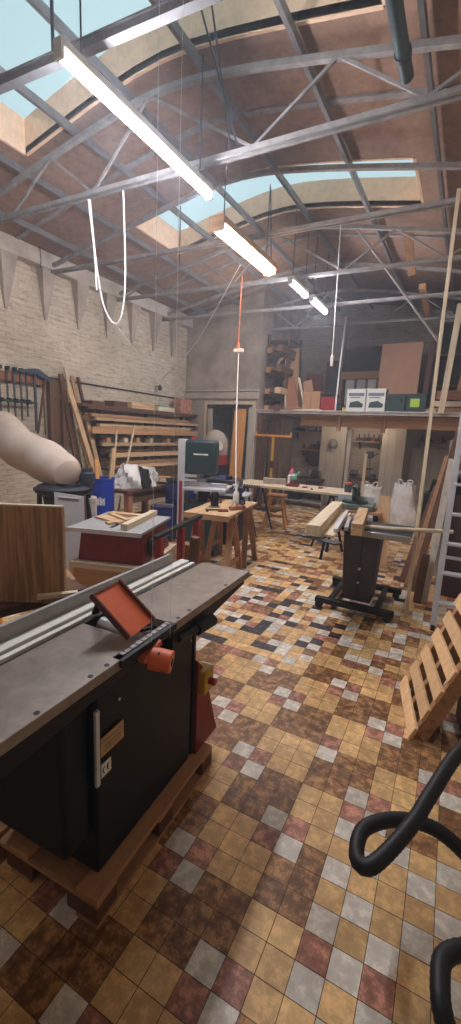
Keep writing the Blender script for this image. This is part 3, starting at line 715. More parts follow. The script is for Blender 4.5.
for a in rk:
    x, l, h, w, y0, y1, mt, lb = a[:8]; zo = LV[l] + h / 2 + .001 + (a[8] if len(a) > 8 else 0)
    board('rack_board', mt, lb, 'board', (x, y0, zo), (x, y1, zo + (.03 if 'tilted' in lb else 0)), w, h, group='boards on the lumber rack')
for i, y in enumerate((5.8, 6.25, 6.6, 7.0, 7.6, 8.1)):
    o = MB().bx(-.1, .1, -.05, .05, 0, .12).build('spacer_block', 'pale_z' if i % 2 else 'tan_z', None, .003)
    tag(o, 'small wood block standing on the third rack level, %s' % ('leftmost of the row', 'second from the left', 'third from the left, pale', 'fourth from the left', 'second from the right, pale', 'rightmost of the row')[i] if i != 1 and i != 3 else ('small pale wood block standing second on the third rack level' if i == 1 else 'small pale wood block, fourth on the third rack level'), 'wood block', 'blocks on the third rack level', loc=(-5.88, y, LV[2] + .031))
TZ = LV[5] + .052
for y, L, h, mt, l in ((5.55, .3, .06, 'dwood_y', 'low dark box at the left end of the rack top'), (6.1, .35, .1, 'dwood_y', 'dark reddish box on the rack top, left of the pale planks'),
        (6.75, .7, .12, 'pine_y', 'pale honey box of planks on the middle of the rack top'), (7.5, .55, .09, 'pale_y', 'lighter low box right of the honey box on the rack top')):
    o = MB().bx(-.13, .13, -L / 2, L / 2, 0, h).build('wooden_box', mt, None, .004); tag(o, l, 'box', loc=(-5.9, y, TZ))
o = MB().bx(-.08, .08, -.12, .12, 0, .04).build('green_package', 'mint', None, .006); tag(o, 'small green package on the low box on the rack top', 'package', loc=(-5.9, 7.45, TZ + .092))
rows = ('bottom', 'second', 'third', 'fourth', 'top')
for r in range(5):
    for k in range(4):
        side = ('leftmost', 'second from left', 'third from left', 'rightmost')[k]
        o = MB().bx(-.11, .11, -.05, .05, 0, .065).build('brick', 'brick', None, .005)
        tag(o, 'pinkish brick on the rack end, %s row, %s' % (rows[r], side), 'brick', 'bricks stacked on the rack end', loc=(-5.9 + R.uniform(-.01, .01), 8.06 + k * .115 + (.0 if r % 2 else .03), TZ + r * .066), rz=R.uniform(-.06, .06))
for i, (p, q, w) in enumerate((((-5.25, 5.25, 0), (-5.3, 5.5, 1.62), .035), ((-5.2, 5.35, 0), (-5.35, 6.0, 1.72), .035))):
    board('thin_stick', 'pale_z', ('thin pale stick crossing before the rack, steeper left one' , 'thin pale stick crossing before the rack, slanting right one')[i], 'stick', p, q, w, .02, (1, 0, 0))

# ------------------------------------------------------------------ dust collector
t = T('dust_collector', 'dust collector with dark ring on legs and a big slumped cream filter bag', 'dust collector', (-4.0, 3.3, 0), .0)
MB().lathe([(.0, .9), (.28, .9), (.31, .92), (.31, .97), (.28, 1.0), (.2, 1.02), (.0, 1.02)], n=36).build('ring', 'steel_d', t)
MB().lathe([(.3, .94), (.325, .945), (.325, .965), (.3, .97)], n=36).build('band', 'black', t)
for A in (.6, 2.2, 3.8, 5.3): MB().bar((.27 * math.cos(A), .27 * math.sin(A), .91), (.3 * math.cos(A), .3 * math.sin(A), 0), .05, .03).build('leg', 'black', t, .004)
MB().lathe([(.09, 1.02), (.09, 1.14), (.07, 1.16), (.07, 1.2)], c=(.2, .16, 0), n=20).build('inlet', 'steel_d', t)
pts = spline([(.16, -.06, 1.13), (.1, -.05, 1.15), (-.08, -.04, 1.2), (-.38, -.03, 1.29), (-.8, .0, 1.38), (-1.15, .12, 1.5), (-1.6, .3, 1.62)], .05)
rs = []
for i, p in enumerate(pts):
    s = i / (len(pts) - 1); r = .12 + .115 * min(1, s * 6) ** .6; r *= 1 + .05 * math.sin(s * 30) * (1 - s)
    rs.append(r if s < .93 else r * (1 - (s - .93) * 6))
m = MB(); m.tube(pts, rs, 28); bag = m.build('filter_bag', 'cloth', t)
m = MB(); m.tube([(.14 + .13 * math.cos(A), -.05 + .13 * math.sin(A), 1.03) for A in [2 * PI * k / 20 for k in range(21)]], .014, 6, cap=False); m.build('bag_strap', 'black', bag)
hp = spline([(.22, .2, .86), (.2, .22, .6), (.26, .2, .3), (.4, .25, .08)], .018)
m = MB(); m.tube(hp, [.06 + .006 * (i % 2) for i in range(len(hp))], 14); m.build('hose', 'pvc', t)
MB().cyl((-.05, -.0, .45), (-.05, 0, .86), .14, .2).build('motor', 'black', t)
t = T('laminate_sheet', 'tall light grey laminate sheet leaning below the dust collector ring', 'sheet', (-3.64, 2.9, 0), -.5)
m = MB(); m.prism([(0, 0, 0), (0, .3, 0), (-.12, .3, .92), (-.12, 0, .98)], (.02, 0, 0)); m.build('sheet', 'board', t, .002)
MB().bar((-.1, .04, .93), (-.1, .25, .9), .05, .01).build('lip', 'alu', t)
# blue bin with sticks
t = T('blue_bin', 'bright blue plastic bin with white print, holding sticks', 'bin', (-4.45, 4.32, 0))
m = MB(); m.lathe([(.13, 0), (.16, .3), (.17, .93), (.18, .94), (.18, .97), (.16, .97), (.155, .9), (.0, .3)], n=24, sq=(1, 1)); m.build('bin_body', 'blue', t)
m = MB()
for k in range(5):
    A = -1.6 + k * .22
    p = Vector((.172 * math.cos(A), .172 * math.sin(A), .6)); q = Vector((.172 * math.cos(A + .1), .172 * math.sin(A + .1), .6))
    m.bar(p, p + Vector((0, 0, .12 if k % 2 else .09)), .012, .006); m.bar(p + Vector((0, 0, .06)), q + Vector((0, 0, .06)), .006, .014); m.bar(q, q + Vector((0, 0, .1)), .012, .006)
m.build('white_print', 'white', t)
for p, q, w, mt, l in (((-4.47, 4.3, .1), (-4.5, 4.26, 1.22), .06, 'orange_z', 'short orange stick standing at the left in the blue bin'),
        ((-4.42, 4.34, .1), (-4.44, 4.55, 1.38), .07, 'pine_z', 'wide honey stick leaning right in the blue bin'),
        ((-4.52, 4.36, .1), (-4.62, 4.28, 1.12), .03, 'tan_z', 'thin tan stick at the back of the blue bin')):
    board('wood_stick', mt, l, 'stick', p, q, w, .03, (1, 0, 0), group='sticks in the blue bin')

# dark workbench with bag
t = T('workbench', 'dark reddish wooden workbench standing below the lumber rack', 'workbench', (-4.55, 5.2, 0), .06)
MB().bx(-.4, .35, -.7, .7, .74, .79).build('bench_top', 'dwood_y', t, .006)
for x in (-.32, .28):
    for y in (-.6, .6): MB().bx(x - .045, x + .045, y - .045, y + .045, 0, .74).build('leg', 'red_z', t, .004)
MB().bx(.22, .3, -.6, .6, .58, .74).build('apron', 'dwood_y', t, .003); MB().bx(-.36, .3, -.6, .6, .2, .23).build('shelf', 'dwood_y', t)
t = T('plastic_sack', 'crumpled white and black plastic sack lying on the dark workbench', 'sack', (-4.4, 5.0, .79), 0)
def crumple(name, sz, mat, parent, seed, y0=-1, y1=1, n=14):
    rr = random.Random(seed); m = MB(); ph = [rr.uniform(0, 6) for _ in range(8)]
    rings = []
    for i in range(9):
        h = i / 8; ring = []
        for k in range(n * 2):
            a = 2 * PI * k / (n * 2)
            r = (1 - .25 * h ** 2) * (1 + .12 * math.sin(3 * a + ph[0] + 4 * h) + .09 * math.sin(7 * a + ph[1] + 7 * h) + .07 * math.sin(11 * a + ph[2] - 9 * h))
            y = max(y0, min(y1, math.sin(a) * r)); x = math.cos(a) * r
            ring.append(m.bm.verts.new((x * sz[0], y * sz[1], (h * (1 + .12 * math.sin(2 * y + ph[3]) + .06 * math.sin(9 * y + ph[4]))) * sz[2])))
        rings.append(ring)
    for u, v in zip(rings, rings[1:]):
        for k in range(len(u)): m.bm.faces.new((u[k], u[(k + 1) % len(u)], v[(k + 1) % len(u)], v[k]))
    m.bm.faces.new(rings[0][::-1]); m.bm.faces.new(rings[-1])
    return m.build(name, mat, parent)
crumple('white_side', (.2, .42, .33), 'white', t, 3, -1.1, -.35); crumple('black_middle', (.21, .4, .31), 'black', t, 3, -.35, .2); crumple('white_end', (.2, .42, .32), 'white', t, 3, .2, 1.1)
t = T('paper_stack', 'loose stack of tan sandpaper and rags at the right end of the dark workbench', 'papers', (-4.35, 5.62, .79), .3)
for i in range(4): MB().box((R.uniform(-.02, .02), R.uniform(-.02, .02), .015 + i * .028), (.24, .2, .022), (0, 0, R.uniform(-.4, .4))).build('sheet_bundle', ('tan_x', 'pale_x', 'sack', 'tan_y')[i], t, .005)
t = T('blue_barrel', 'dark blue plastic barrel standing between workbench and bandsaw', 'barrel', (-3.92, 5.5, 0))
MB().lathe([(.2, 0), (.24, .03), (.25, .3), (.255, .31), (.25, .33), (.25, .6), (.255, .61), (.25, .63), (.24, .84), (.22, .88)], n=28).build('barrel_body', 'dblue', t)
MB().lathe([(.24, .87), (.25, .88), (.25, .91), (.0, .91)], n=28).build('lid', 'black', t)
t = T('blue_barrel', 'smaller blue drum in front of the dark blue barrel', 'barrel', (-3.88, 4.98, 0))
MB().lathe([(.16, 0), (.18, .02), (.18, .5), (.17, .52)], n=24).build('drum_body', 'dblue', t); MB().lathe([(.175, .52), (.185, .53), (.185, .55), (0, .55)], n=24).build('lid', 'dblue', t)
o = board('roller_bar', 'chrome', 'small bright metal bar lying over the blue drum', 'bar', (-3.95, 4.9, .57), (-3.7, 5.0, .57), .05, .04)
for sx, l in ((0, 'open cardboard box of shavings on the floor under the black top bar'),):
    t = T('floor_box', l, 'box', (-2.72, 3.6, 0), .3)
    m = MB(); m.bx(-.2, .2, -.2, -.19, .0, .42); m.bx(-.2, .2, .19, .2, 0, .42); m.bx(-.2, -.19, -.2, .2, 0, .42); m.bx(.19, .2, -.2, .2, 0, .42); m.bx(-.2, .2, -.2, .2, 0, .02); m.build('box_body', 'card', t)
    MB().bx(-.18, .18, -.18, .18, .02, .34).build('shavings', 'pine_x', t)

# ------------------------------------------------------------------ doorway contents
t = T('shop_vacuum', 'old vacuum with grey fabric dome and red band standing in the dark doorway', 'vacuum', (-5.0, 8.3, 0))
MB().lathe([(.24, .1), (.26, .2), (.26, .95)], n=26).build('drum', 'black', t)
MB().lathe([(.27, .95), (.28, .97), (.28, 1.15), (.26, 1.17)], n=26).build('red_band', 'redp', t)
MB().lathe([(.26, 1.17), (.29, 1.3), (.27, 1.5), (.17, 1.66), (.05, 1.72)], n=26).build('dome', 'plaster', t)
MB().cyl((.1, -.2, 1.32), (.28, -.34, 1.38), .13, .11).build('nozzle', 'cloth', t)
for A in (.5, 2.6, 4.7): MB().lathe([(.03, 0), (.04, .03), (.04, .07), (.03, .1)], c=(.2 * math.cos(A), .2 * math.sin(A), 0), n=12).build('caster', 'rubber', t)
t = T('blue_bag', 'crumpled blue bag lying by the end of the long worktop, below the orange board', 'bag', (-3.62, 6.3, .74), .2)
crumple('bag_body', (.17, .22, .2), 'blue', t, 8)
t = T('blue_stool', 'small dark stool carrying the crumpled blue bag', 'stool', (-3.62, 6.3, 0))
MB().lathe([(.16, .7), (.17, .71), (.17, .735), (.0, .735)], n=20).build('seat', 'dwood_x', t)
for A in (.8, 2.4, 3.9, 5.5): MB().bar((.1 * math.cos(A), .1 * math.sin(A), .7), (.17 * math.cos(A), .17 * math.sin(A), 0), .025, .025).build('leg', 'dwood_z', t)
board('orange_board', 'orange_z', 'tall orange board leaning in the right side of the doorway', 'board', (-4.6, 8.5, 0), (-4.57, 8.63, 2.2), .3, .03, (0, 1, 0))
board('white_board', 'whitew', 'tall chalky white board standing at the right jamb of the doorway', 'board', (-4.3, 8.6, 0), (-4.3, 8.64, 2.24), .14, .03, (0, 1, 0))
board('grey_plank', 'plaster', 'pale grey plank leaning at the left jamb of the doorway', 'plank', (-5.28, 8.64, 0), (-5.4, 8.66, 2.2), .14, .03, (0, 1, 0))

# ------------------------------------------------------------------ loft
MX0 = -4.18
t = T('storage_loft', 'wooden storage loft with a pale edge strip across the back of the hall', 'loft', (MX0, YP, 2.13))
W_ = XR - MX0
MB().bx(0, W_, .02, YB - YP, 0, .04).build('deck', 'tan_x', t)
MB().bx(0, W_, -.02, .02, -.005, .05).build('edge_strip', 'pvc', t, .004)
MB().tube([(0, -.05, .06), (W_ * .3, -.05, .055), (W_ - .6, -.05, .06)], .012, 8).build('edge_pipe', 'pvc', t)
MB().bx(.9, W_, .35, .45, -.24, -.01).build('front_beam', 'tan_x', t, .004)
for x in (.3, 1.1, 1.9, 2.5, 3.1, 3.9, 4.5): MB().bx(x - .03, x + .03, .46, YB - YP, -.1, 0).build('joist', 'dwood_y', t)
for x in (1.75, 2.65): MB().bx(x - .04, x + .04, .28, .35, -.33, -.0).build('hanger_block', 'tan_z', t)
MB().bx(.02, .1, -.03, .06, -2.13, 0).build('support_post', 'dwood_z', t, .004)
MB().bx(1.95, 2.03, .35, .45, -2.13, -.3).build('support_post', 'plaster', t, .004)
LZ = 2.171
# rack of dark beams on the loft, left
t = T('beam_rack', 'dark timber shelf rack at the left end of the loft', 'rack', (-4.14, 9.3, LZ))
for x in (0, .46):
    for y in (-.35, .4): MB().bx(x, x + .05, y, y + .05, 0, 1.65).build('post', 'dwood_z', t)
for z in (.3, .75, 1.15, 1.5): MB().bx(0, .51, -.35, .45, z, z + .03).build('shelf', 'dwood_y', t)
i = 0
names = ('lowest', 'second', 'third', 'top')
for lv, z in enumerate((.0, .33, .78, 1.18)):
    for k in range(3):
        z2 = LZ + z + .035 + (.0 if lv else -.03)
        a = R.uniform(-.2, .1)
        board('stored_beam', ('dwood_y', 'tan_y', 'dwood_y', 'pine_y')[(lv + k) % 4] if lv == 1 else ('dwood_y' if k else 'tan_y'),
              'short beam end on the %s level of the loft rack, %s' % (names[lv], ('left one', 'middle one', 'right one')[k]), 'beam',
              (-3.99 + k * .15, 8.74 - .08 * k, z2 + .06 + k * .002), (-3.99 + k * .15 + a * .05, 9.6, z2 + .06 + k * .002), .13, (.11, .07, .13)[k], group='beams in the loft rack')
for k in range(5):
    board('light_stick', ('pine_y', 'pale_y')[k % 2], 'light stick poking out of the middle of the loft rack, %s of the fan' % ('lowest', 'second', 'third', 'fourth', 'highest')[k], 'stick',
          (-3.7 + .03 * k, 8.55 - .02 * k, LZ + .98 + .022 * k - .02), (-4.0, 9.3, LZ + 1.06 + .022 * k), .05, .016, group='light sticks in the loft rack')
board('loft_board', 'tan_z', 'tall brown board standing upright beside the dark loft rack', 'board', (-3.5, 9.2, LZ), (-3.68, 9.4, LZ + 1.4), .2, .03, (0, 1, 0))
board('loft_board', 'pale_z', 'narrow pale board edge leaning on the tall brown board in the loft', 'board', (-3.6, 8.9, LZ), (-3.76, 9.1, LZ + 1.35), .04, .03, (0, 1, 0))
board('loft_board', 'red_z', 'broad reddish board leaning left in the loft, below the tall brown board', 'board', (-3.42, 8.95, LZ), (-3.66, 9.1, LZ + .72), .26, .03, (0, 1, 0))
board('loft_board', 'pale_z', 'thin pale board leaning left in front of the tan loft board', 'board', (-3.12, 8.85, LZ), (-3.36, 8.95, LZ + .72), .045, .03, (0, 1, 0))
board('loft_board', 'tan_z', 'tan board leaning left beside the cardboard box in the loft', 'board', (-3.02, 9.0, LZ), (-3.24, 9.15, LZ + .68), .2, .03, (0, 1, 0))
for i, (x0, x1, z, y, mt, l) in enumerate(((-3.9, -3.1, .03, 8.85, 'red_x', 'reddish plank lying along the front edge of the loft'), (-3.35, -2.75, .03, 8.78, 'pale_x', 'pale slat lying at the loft edge below the cardboard box'),
        (-2.9, -2.45, .02, 8.84, 'pine_x', 'short honey slat lying at the loft edge below the red box'), (-3.8, -3.2, .07, 8.86, 'tan_x', 'tan plank on top of the reddish plank on the loft edge'))):
    board('loose_plank', mt, l, 'plank', (x0, y, LZ + z), (x1, y - .03, LZ + z + .01), .1, .025, group='loose planks on the loft edge')
def box_thing(name, label, cat, loc, sx, sy, sz, mat, rz=0, lid=None, extra=None):
    t = T(name, label, cat, loc, rz)
    MB().bx(-sx / 2, sx / 2, -sy / 2, sy / 2, 0, sz * (.86 if lid else 1)).build('body', mat, t, .006)
    if lid: MB().bx(-sx / 2 - .008, sx / 2 + .008, -sy / 2 - .008, sy / 2 + .008, sz * .86, sz).build('lid', lid, t, .006)
    if extra: extra(t)
    return t
def tape(t): MB().bx(-.02, .02, -.1325, -.13, 0, .42).build('tape', 'tan_z', t)
box_thing('cardboard_box', 'brown cardboard box standing on the loft, left of the red box', 'box', (-2.99, 8.9, LZ), .38, .26, .42, 'card', extra=tape)
box_thing('red_box', 'red plastic box on the loft with dark bits on top', 'box', (-2.64, 8.94, LZ), .3, .3, .36, 'redp', lid='black')
t = T('round_tin', 'black round-ended canister lying on the loft between red box and yellow tool', 'canister', (-2.42, 8.85, LZ + .09))
MB().cyl((0, 0, 0), (0, .25, 0), .09, n=24).build('can', 'black', t, .004); MB().cyl((0, -.01, 0), (0, .0, 0), .055, n=20).build('cap', 'steel_d', t)
t = T('yellow_tool', 'small yellow and black power tool on the loft, left of the white printed boxes', 'power tool', (-2.24, 8.82, LZ), .3)
MB().bx(-.09, .07, -.06, .06, 0, .1).build('body', M('bright_yellow', (216, 186, 60), .5), t, .015); MB().cyl((.05, 0, .05), (.13, 0, .05), .035).build('nose', 'black', t); MB().bar((-.05, 0, .1), (.04, 0, .15), .03, .03).build('handle', 'black', t, .005)
def printed(t):
    f = -.131
    for a_, b_3, z0, z1 in ((-.15, .15, .32, .38), (-.13, .08, .28, .3), (-.1, .1, .02, .035)): MB().bx(a_, b_3, f - .001, f, z0, z1).build('print_band', 'ink', t)
    m = MB(); m.prism([(-.13, f - .002, .1), (.13, f - .002, .1), (.15, f - .002, .16), (.04, f - .002, .23), (-.11, f - .002, .2)], (0, .001, 0)); m.build('tool_picture', 'teal', t)
box_thing('printed_box', 'white box with a grey printed tool picture on the loft, left one of two', 'box', (-2.06, 8.88, LZ), .37, .26, .46, 'paper', extra=printed)
box_thing('printed_box', 'white box with a grey printed tool picture, right one, beside the green case', 'box', (-1.68, 8.88, LZ), .36, .26, .46, 'paper', extra=printed)
def latches(t):
    for x in (-.1, .1): MB().bx(x - .02, x + .02, -.155, -.148, .2, .28).build('latch', 'black', t)
box_thing('tool_case', 'dark green plastic tool case on the loft in front of the salmon board', 'case', (-1.31, 8.9, LZ), .34, .3, .36, 'green', lid='green', extra=latches)
def limelabel(t): MB().bx(-.1, .06, -.156, -.152, .12, .27).build('lime_label', 'lime', t)
box_thing('tool_case', 'dark tool case with lime yellow label on the loft, right of the green case', 'case', (-.95, 8.9, LZ), .34, .3, .36, 'teal', lid='green', extra=limelabel)
# back of the loft
t = T('slate_board', 'dark grey board with a wooden frame hanging on the wall above the loft', 'board', (-2.38, 10.93, LZ + .6))
MB().bx(-.55, .55, 0, .04, 0, 1.0).build('sheet', M('slate_board', (70, 64, 66), .8), t); MB().bx(-.6, .6, -.01, .05, 1.0, 1.06).build('top_rail', 'dwood_x', t); MB().bx(-.6, -.55, -.01, .05, -.1, 1.06).build('stile', 'dwood_z', t)
t = T('loft_shelf', 'low light wooden shelf box under the dark panel on the loft', 'shelf', (-2.35, 10.5, LZ))
MB().bx(-.5, .5, -.2, .2, .85, 1.02).build('top_board', 'tan_x', t, .004); MB().bx(-.5, -.44, -.2, .2, 0, .85).build('side', 'tan_z', t); MB().bx(.44, .5, -.2, .2, 0, .85).build('side', 'tan_z', t)
for x in (-.26, 0, .24): MB().bx(x - .1, x + .1, -.16, .1, .0, .84).build('white_file', 'paper', t, .01)
t = T('salmon_board', 'large salmon-brown board standing on the loft behind the green cases', 'board', (-1.45, 9.75, LZ), .0)
m = MB(); m.prism([(-.42, 0, 0), (.38, 0, 0), (.38, .12, 1.5), (-.42, .12, 1.5)], (0, .03, 0)); m.build('sheet', 'salmon', t); MB().bx(-.425, .385, .064, .07, .78, .786).build('seam', 'dwood_x', t)
board('dark_post', 'dwood_z', 'dark wooden post standing right of the salmon board on the loft', 'post', (-.92, 9.7, LZ), (-.88, 9.85, LZ + 1.5), .1, .08, (0, 1, 0))
t = T('dark_cupboard', 'tall dark open cupboard at the right of the loft behind the leaning poles', 'cupboard', (-.35, 10.3, LZ))
MB().bx(-.45, .9, .0, .04, 0, 1.85).build('back_panel', 'dark', t); MB().bx(-.45, -.4, -.5, .0, 0, 1.85).build('side', 'dwood_z', t)
for z in (.6, 1.2, 1.8): MB().bx(-.4, .9, -.5, 0, z, z + .03).build('shelf', 'dwood_x', t)
# frames and pictures leaning at back left of loft
board('picture_frame', 'redd', 'dark red frame leaning at the back of the loft above the cardboard box', 'frame', (-3.5, 10.3, LZ), (-3.5, 10.4, LZ + 1.0), .4, .03, (0, 1, 0))
board('picture_frame', 'dwood_z', 'tall dark board at the back of the loft right of the dark red frame', 'board', (-3.05, 10.4, LZ), (-3.1, 10.5, LZ + 1.3), .3, .03, (0, 1, 0))
board('picture_frame', 'steel_d', 'grey-blue board with worn face at the back of the loft', 'board', (-2.96, 10.2, LZ), (-2.94, 10.3, LZ + 1.1), .22, .03, (0, 1, 0))
board('plaster_post', 'plaster', 'pale plastered post at the back wall over the loft', 'post', (-3.05, 10.9, LZ), (-3.05, 10.9, 4.3), .2, .16, (0, 1, 0))
# right end lumber
for i, (x0, x1, y, z, w, h, mt, l) in enumerate(((-.75, .6, 8.95, .06, .25, .12, 'tan_x', 'long tan beam at the bottom of the lumber stack on the right of the loft'),
        (-.7, .6, 8.95, .19, .25, .1, 'pale_x', 'pale beam in the middle of the lumber stack on the right of the loft'),
        (-.62, .6, 8.9, .34, .22, .16, 'red_x', 'thick reddish beam on top of the lumber stack on the right of the loft'),
        (-1.0, -.6, 8.85, .05, .1, .1, 'pale_x', 'short beam end sticking out left of the lumber stack on the loft'))):
    board('stacked_beam', mt, l, 'beam', (x0, y, LZ + z), (x1, y, LZ + z), w, h, group='lumber stack on the right of the loft')
board('upright_beam', 'tan_z', 'orange-brown upright beam standing on the lumber stack at the right edge', 'beam', (-.26, 8.9, LZ + .425), (-.14, 8.95, LZ + 1.5), .1, .08, (0, 1, 0))
board('upright_post', 'pale_z', 'thick pale upright post rising from the loft to the roof, behind the long pole', 'post', (-.5, 8.6, LZ + .0), (-.42, 8.62, 4.0), .1, .08, (0, 1, 0))
board('roof_timber', 'tan_z', 'short brown timber hanging from the roof near the far right', 'timber', (-1.02, 7.0, 4.02), (-1.1, 6.7, 4.5), .1, .07, (0, 1, 0))
board('roof_timber', 'tan_y', 'long brown timber lying across the far trusses at the right', 'timber', (-.95, 7.7, 4.07), (-1.0, 9.6, 4.07), .1, .08)

# ------------------------------------------------------------------ leaning poles, ropes, cords
board('long_pole', 'pale_z', 'long thin pale pole leaning from the floor up to the roof truss at the right', 'pole', (-.31, 4.18, 0.012), (-.385, 4.905, 4.02), .032, .032, (0, 1, 0))
o = MB().tube([(0, 0, 0), (-1.25, 0, 1.6)], .015, 8).build('tie_rod', 'roof_steel'); tag(o, 'thin pale tie rod slanting from the far truss down to the right', 'rod', loc=(-.5, 6.45, 2.95))
def cord(name, mat, label, pts, r=.004, step=.05, n=6):
    p0 = Vector(pts[0]); pp = [Vector(p) - p0 for p in pts]
    o = MB().tube(spline(pp, step), r, n).build(name, mat); return tag(o, label, 'cord', loc=p0)
cord('rope_loop', 'string', 'white rope hanging in a deep loop from the truss at the upper left', [(-3.73, 3.5, 4.0), (-3.72, 3.55, 3.5), (-3.68, 3.6, 3.05), (-3.62, 3.64, 2.86), (-3.55, 3.66, 2.79), (-3.46, 3.66, 2.84), (-3.36, 3.62, 3.2), (-3.29, 3.52, 4.0)], .009)
cord('rope_tail', 'string', 'short white rope end hanging beside the loop at the upper left', [(-3.71, 3.46, 3.95), (-3.68, 3.5, 3.5), (-3.67, 3.52, 3.1)], .008)
cord('pull_rope', 'string', 'thin white line running from the rope loop down to the hook on the wall', [(-3.55, 3.66, 2.79), (-4.7, 5.5, 2.72), (-5.99, 7.5, 2.64)], .006)
cord('pull_rope', 'string', 'thin white line slanting from the warm lamp down left towards the wall', [(-2.75, 5.0, 3.72), (-4.3, 6.3, 3.1), (-6.1, 7.75, 2.78)], .006)
t = T('pulley_hook', 'small white and dark pulley hook hanging at the wall above the rack', 'hook', (-6.0, 7.54, 2.5))
MB().lathe([(.02, 0), (.045, .03), (.045, .08), (.015, .12)], n=14).build('pulley', 'steel_d', t); MB().tube(spline([(0, 0, .1), (0, 0, .16), (0, .03, .18), (0, .04, .14)], .01), .006, 6).build('hook', 'chrome', t)
MB().cyl((-.14, 0, .09), (0, 0, .09), .008, n=8).build('wall_pin', 'steel_d', t)
t = T('extension_drop', 'orange cord with a white socket hanging from the warm lamp, then a white cable', 'cord', (-2.96, 5.45, 3.75))
MB().tube(spline([(0, 0, 0), (-.01, 0, -.4), (-.03, .03, -.86)], .06), .008, 8).build('orange_cord', 'ocable', t)
MB().cyl((-.03, .03, -.84), (-.03, .03, -.92), .02, .03).build('orange_plug', 'ocable', t)
MB().bx(-.09, .05, -.0, .05, -.97, -.92).build('white_socket', 'white', t, .006)
MB().tube(spline([(-.02, .03, -.97), (.1, -.18, -1.5), (.33, -.58, -2.1), (.575, -.98, -2.69)], .06), .007, 8).build('white_cable', 'string', t)
t = T('hanging_cable', 'white cable dropping from the far truss to a small connector above the loft edge', 'cord', (-1.95, 6.4, 4.6))
MB().tube(spline([(0, 0, 0), (.02, 0, -.8), (.04, 0, -1.75)], .1), .008, 8).build('cable_run', 'string', t); MB().bx(.02, .06, -.02, .02, -1.9, -1.75).build('connector', 'white', t, .004)
cord('hanging_cable', 'string', 'pale cable hanging straight down to the loft, right of the small lamps', [(-2.42, 8.62, 2.2), (-2.4, 8.6, 3.0), (-2.36, 8.6, 3.95)], .016, .2)
for i, (p, q) in enumerate((((-1.96, 3.42, 3.98), (-2.28, 3.12, 5.12)), ((-2.02, 3.42, 3.98), (-2.16, 3.18, 5.12)), ((-2.9, 6.25, 4.0), (-2.92, 6.1, 5.12)), ((-3.9, 5.3, 3.95), (-3.9, 5.3, 4.72)))):
    cord('roof_rod', 'steel_d', ('thin dark rod slanting up into the near skylight, left of a pair', 'thin dark rod slanting up into the near skylight, right of a pair', 'thin dark rod crossing the far skylight near its middle', 'thin dark rod hanging at the left end of the far skylight')[i], [p, q], .008, .5)

# ------------------------------------------------------------------ under the loft
t = T('fluorescent_lamp', 'added warm strip lamp under the loft deck, unseen behind the front beam, lighting the wall', 'lamp', (-2.3, 9.75, 1.965))  # added lamp, unseen behind the beam, brightens the wall under the loft
MB().bx(-.75, .75, -.03, .03, .02, .06).build('housing', 'white', t); MB().cyl((-.72, 0, 0), (.72, 0, 0), .018, n=12).build('tube', tubeL, t)
UB = 10.95
for i, (x0, x1, y, l) in enumerate(((-3.25, -2.62, 10.5, 0), (-1.72, -1.22, 10.2, 1))):
    t = T('wall_pier', ('wide chalky white boarded pier under the loft behind the long worktop', 'white boarded pier under the loft behind the sacks')[i], 'pier', (x0, y, 0))
    MB().bx(0, x1 - x0, 0, .3, 0, 2.03).build('pier_body', 'whitew', t, .01)
    for k in (.25, .6): MB().bx((x1 - x0) * k - .006, (x1 - x0) * k + .006, -.004, 0, .0, 2.0).build('seam', 'plaster', t)
board('round_column', 'dwood_z', 'thick brown timber column under the left end of the loft', 'column', (-4.0, 9.3, 0), (-4.0, 9.3, 2.02), .26, .22, (0, 1, 0), bevel=.05)
board('leaning_beam', 'dwood_z', 'dark beam leaning on the corner under the loft, left of the orange stand', 'beam', (-4.1, 8.85, 0), (-4.12, 8.95, 2.0), .12, .08, (0, 1, 0))
t = T('orange_stand', 'orange T-shaped steel stand under the loft behind the worktop', 'stand', (-3.72, 8.6, 0))
MB().bx(-.022, .022, -.022, .022, .03, 1.62).build('pole', 'yellow', t); MB().bx(-.42, .42, -.02, .02, 1.62, 1.665).build('cross_bar', M('orange_yellow_paint', (214, 138, 50), .5), t, .003)
MB().bx(-.25, .25, -.2, .2, 0, .03).build('base', 'steel_d', t); MB().bx(-.028, .028, -.028, .028, .95, 1.1).build('collar', 'black', t)
for x in (-.4, .4): MB().bx(x - .012, x + .012, -.02, .02, 1.665, 1.73).build('end_peg', 'yellow', t)
def wall_shelf(label, x0, x1, y, z, items, dpt=.28):
    t = T('wall_shelf', label, 'shelf', (x0, y, z)); MB().bx(0, x1 - x0, -dpt, 0, 0, .03).build('shelf_board', 'tan_x', t, .003)
    for x in (.08, x1 - x0 - .08): MB().prism([(x, 0, 0), (x, -dpt + .04, 0), (x, 0, -.18)], (.02, 0, 0)).build('bracket', 'steel_d', t)
wall_shelf('high shelf crowded with dark tools under the left end of the loft', -4.1, -3.1, UB, 1.75, 0)
wall_shelf('low wall shelf with dark boxes behind the orange stand', -3.9, -3.3, UB, 1.3, 0)
wall_shelf('shelf with a row of planes on the back wall right of the wide pier', -2.45, -1.85, UB, 1.58, 0)
wall_shelf('shelf on the back wall at the right behind the long pole', -1.1, .3, UB, 1.62, 0)
def small_items(xs, y, z, labels, cat, name):
    for i, x in enumerate(xs):
        h = R.uniform(.08, .16); w = R.uniform(.07, .12)
        t = T(name, labels[i], cat, (x, y, z), R.uniform(-.3, .3))
        MB().bx(-w / 2, w / 2, -.07, .07, 0, h * .6).build('body', R.choice(['steel_d', 'redd', 'dwood_x', 'black']), t, .008)
        MB().cyl((-.0, 0, h * .6), (R.uniform(-.03, .03), 0, h + .04), .022, .014, 10).build('handle', R.choice(['dwood_z', 'black', 'red_z']), t)
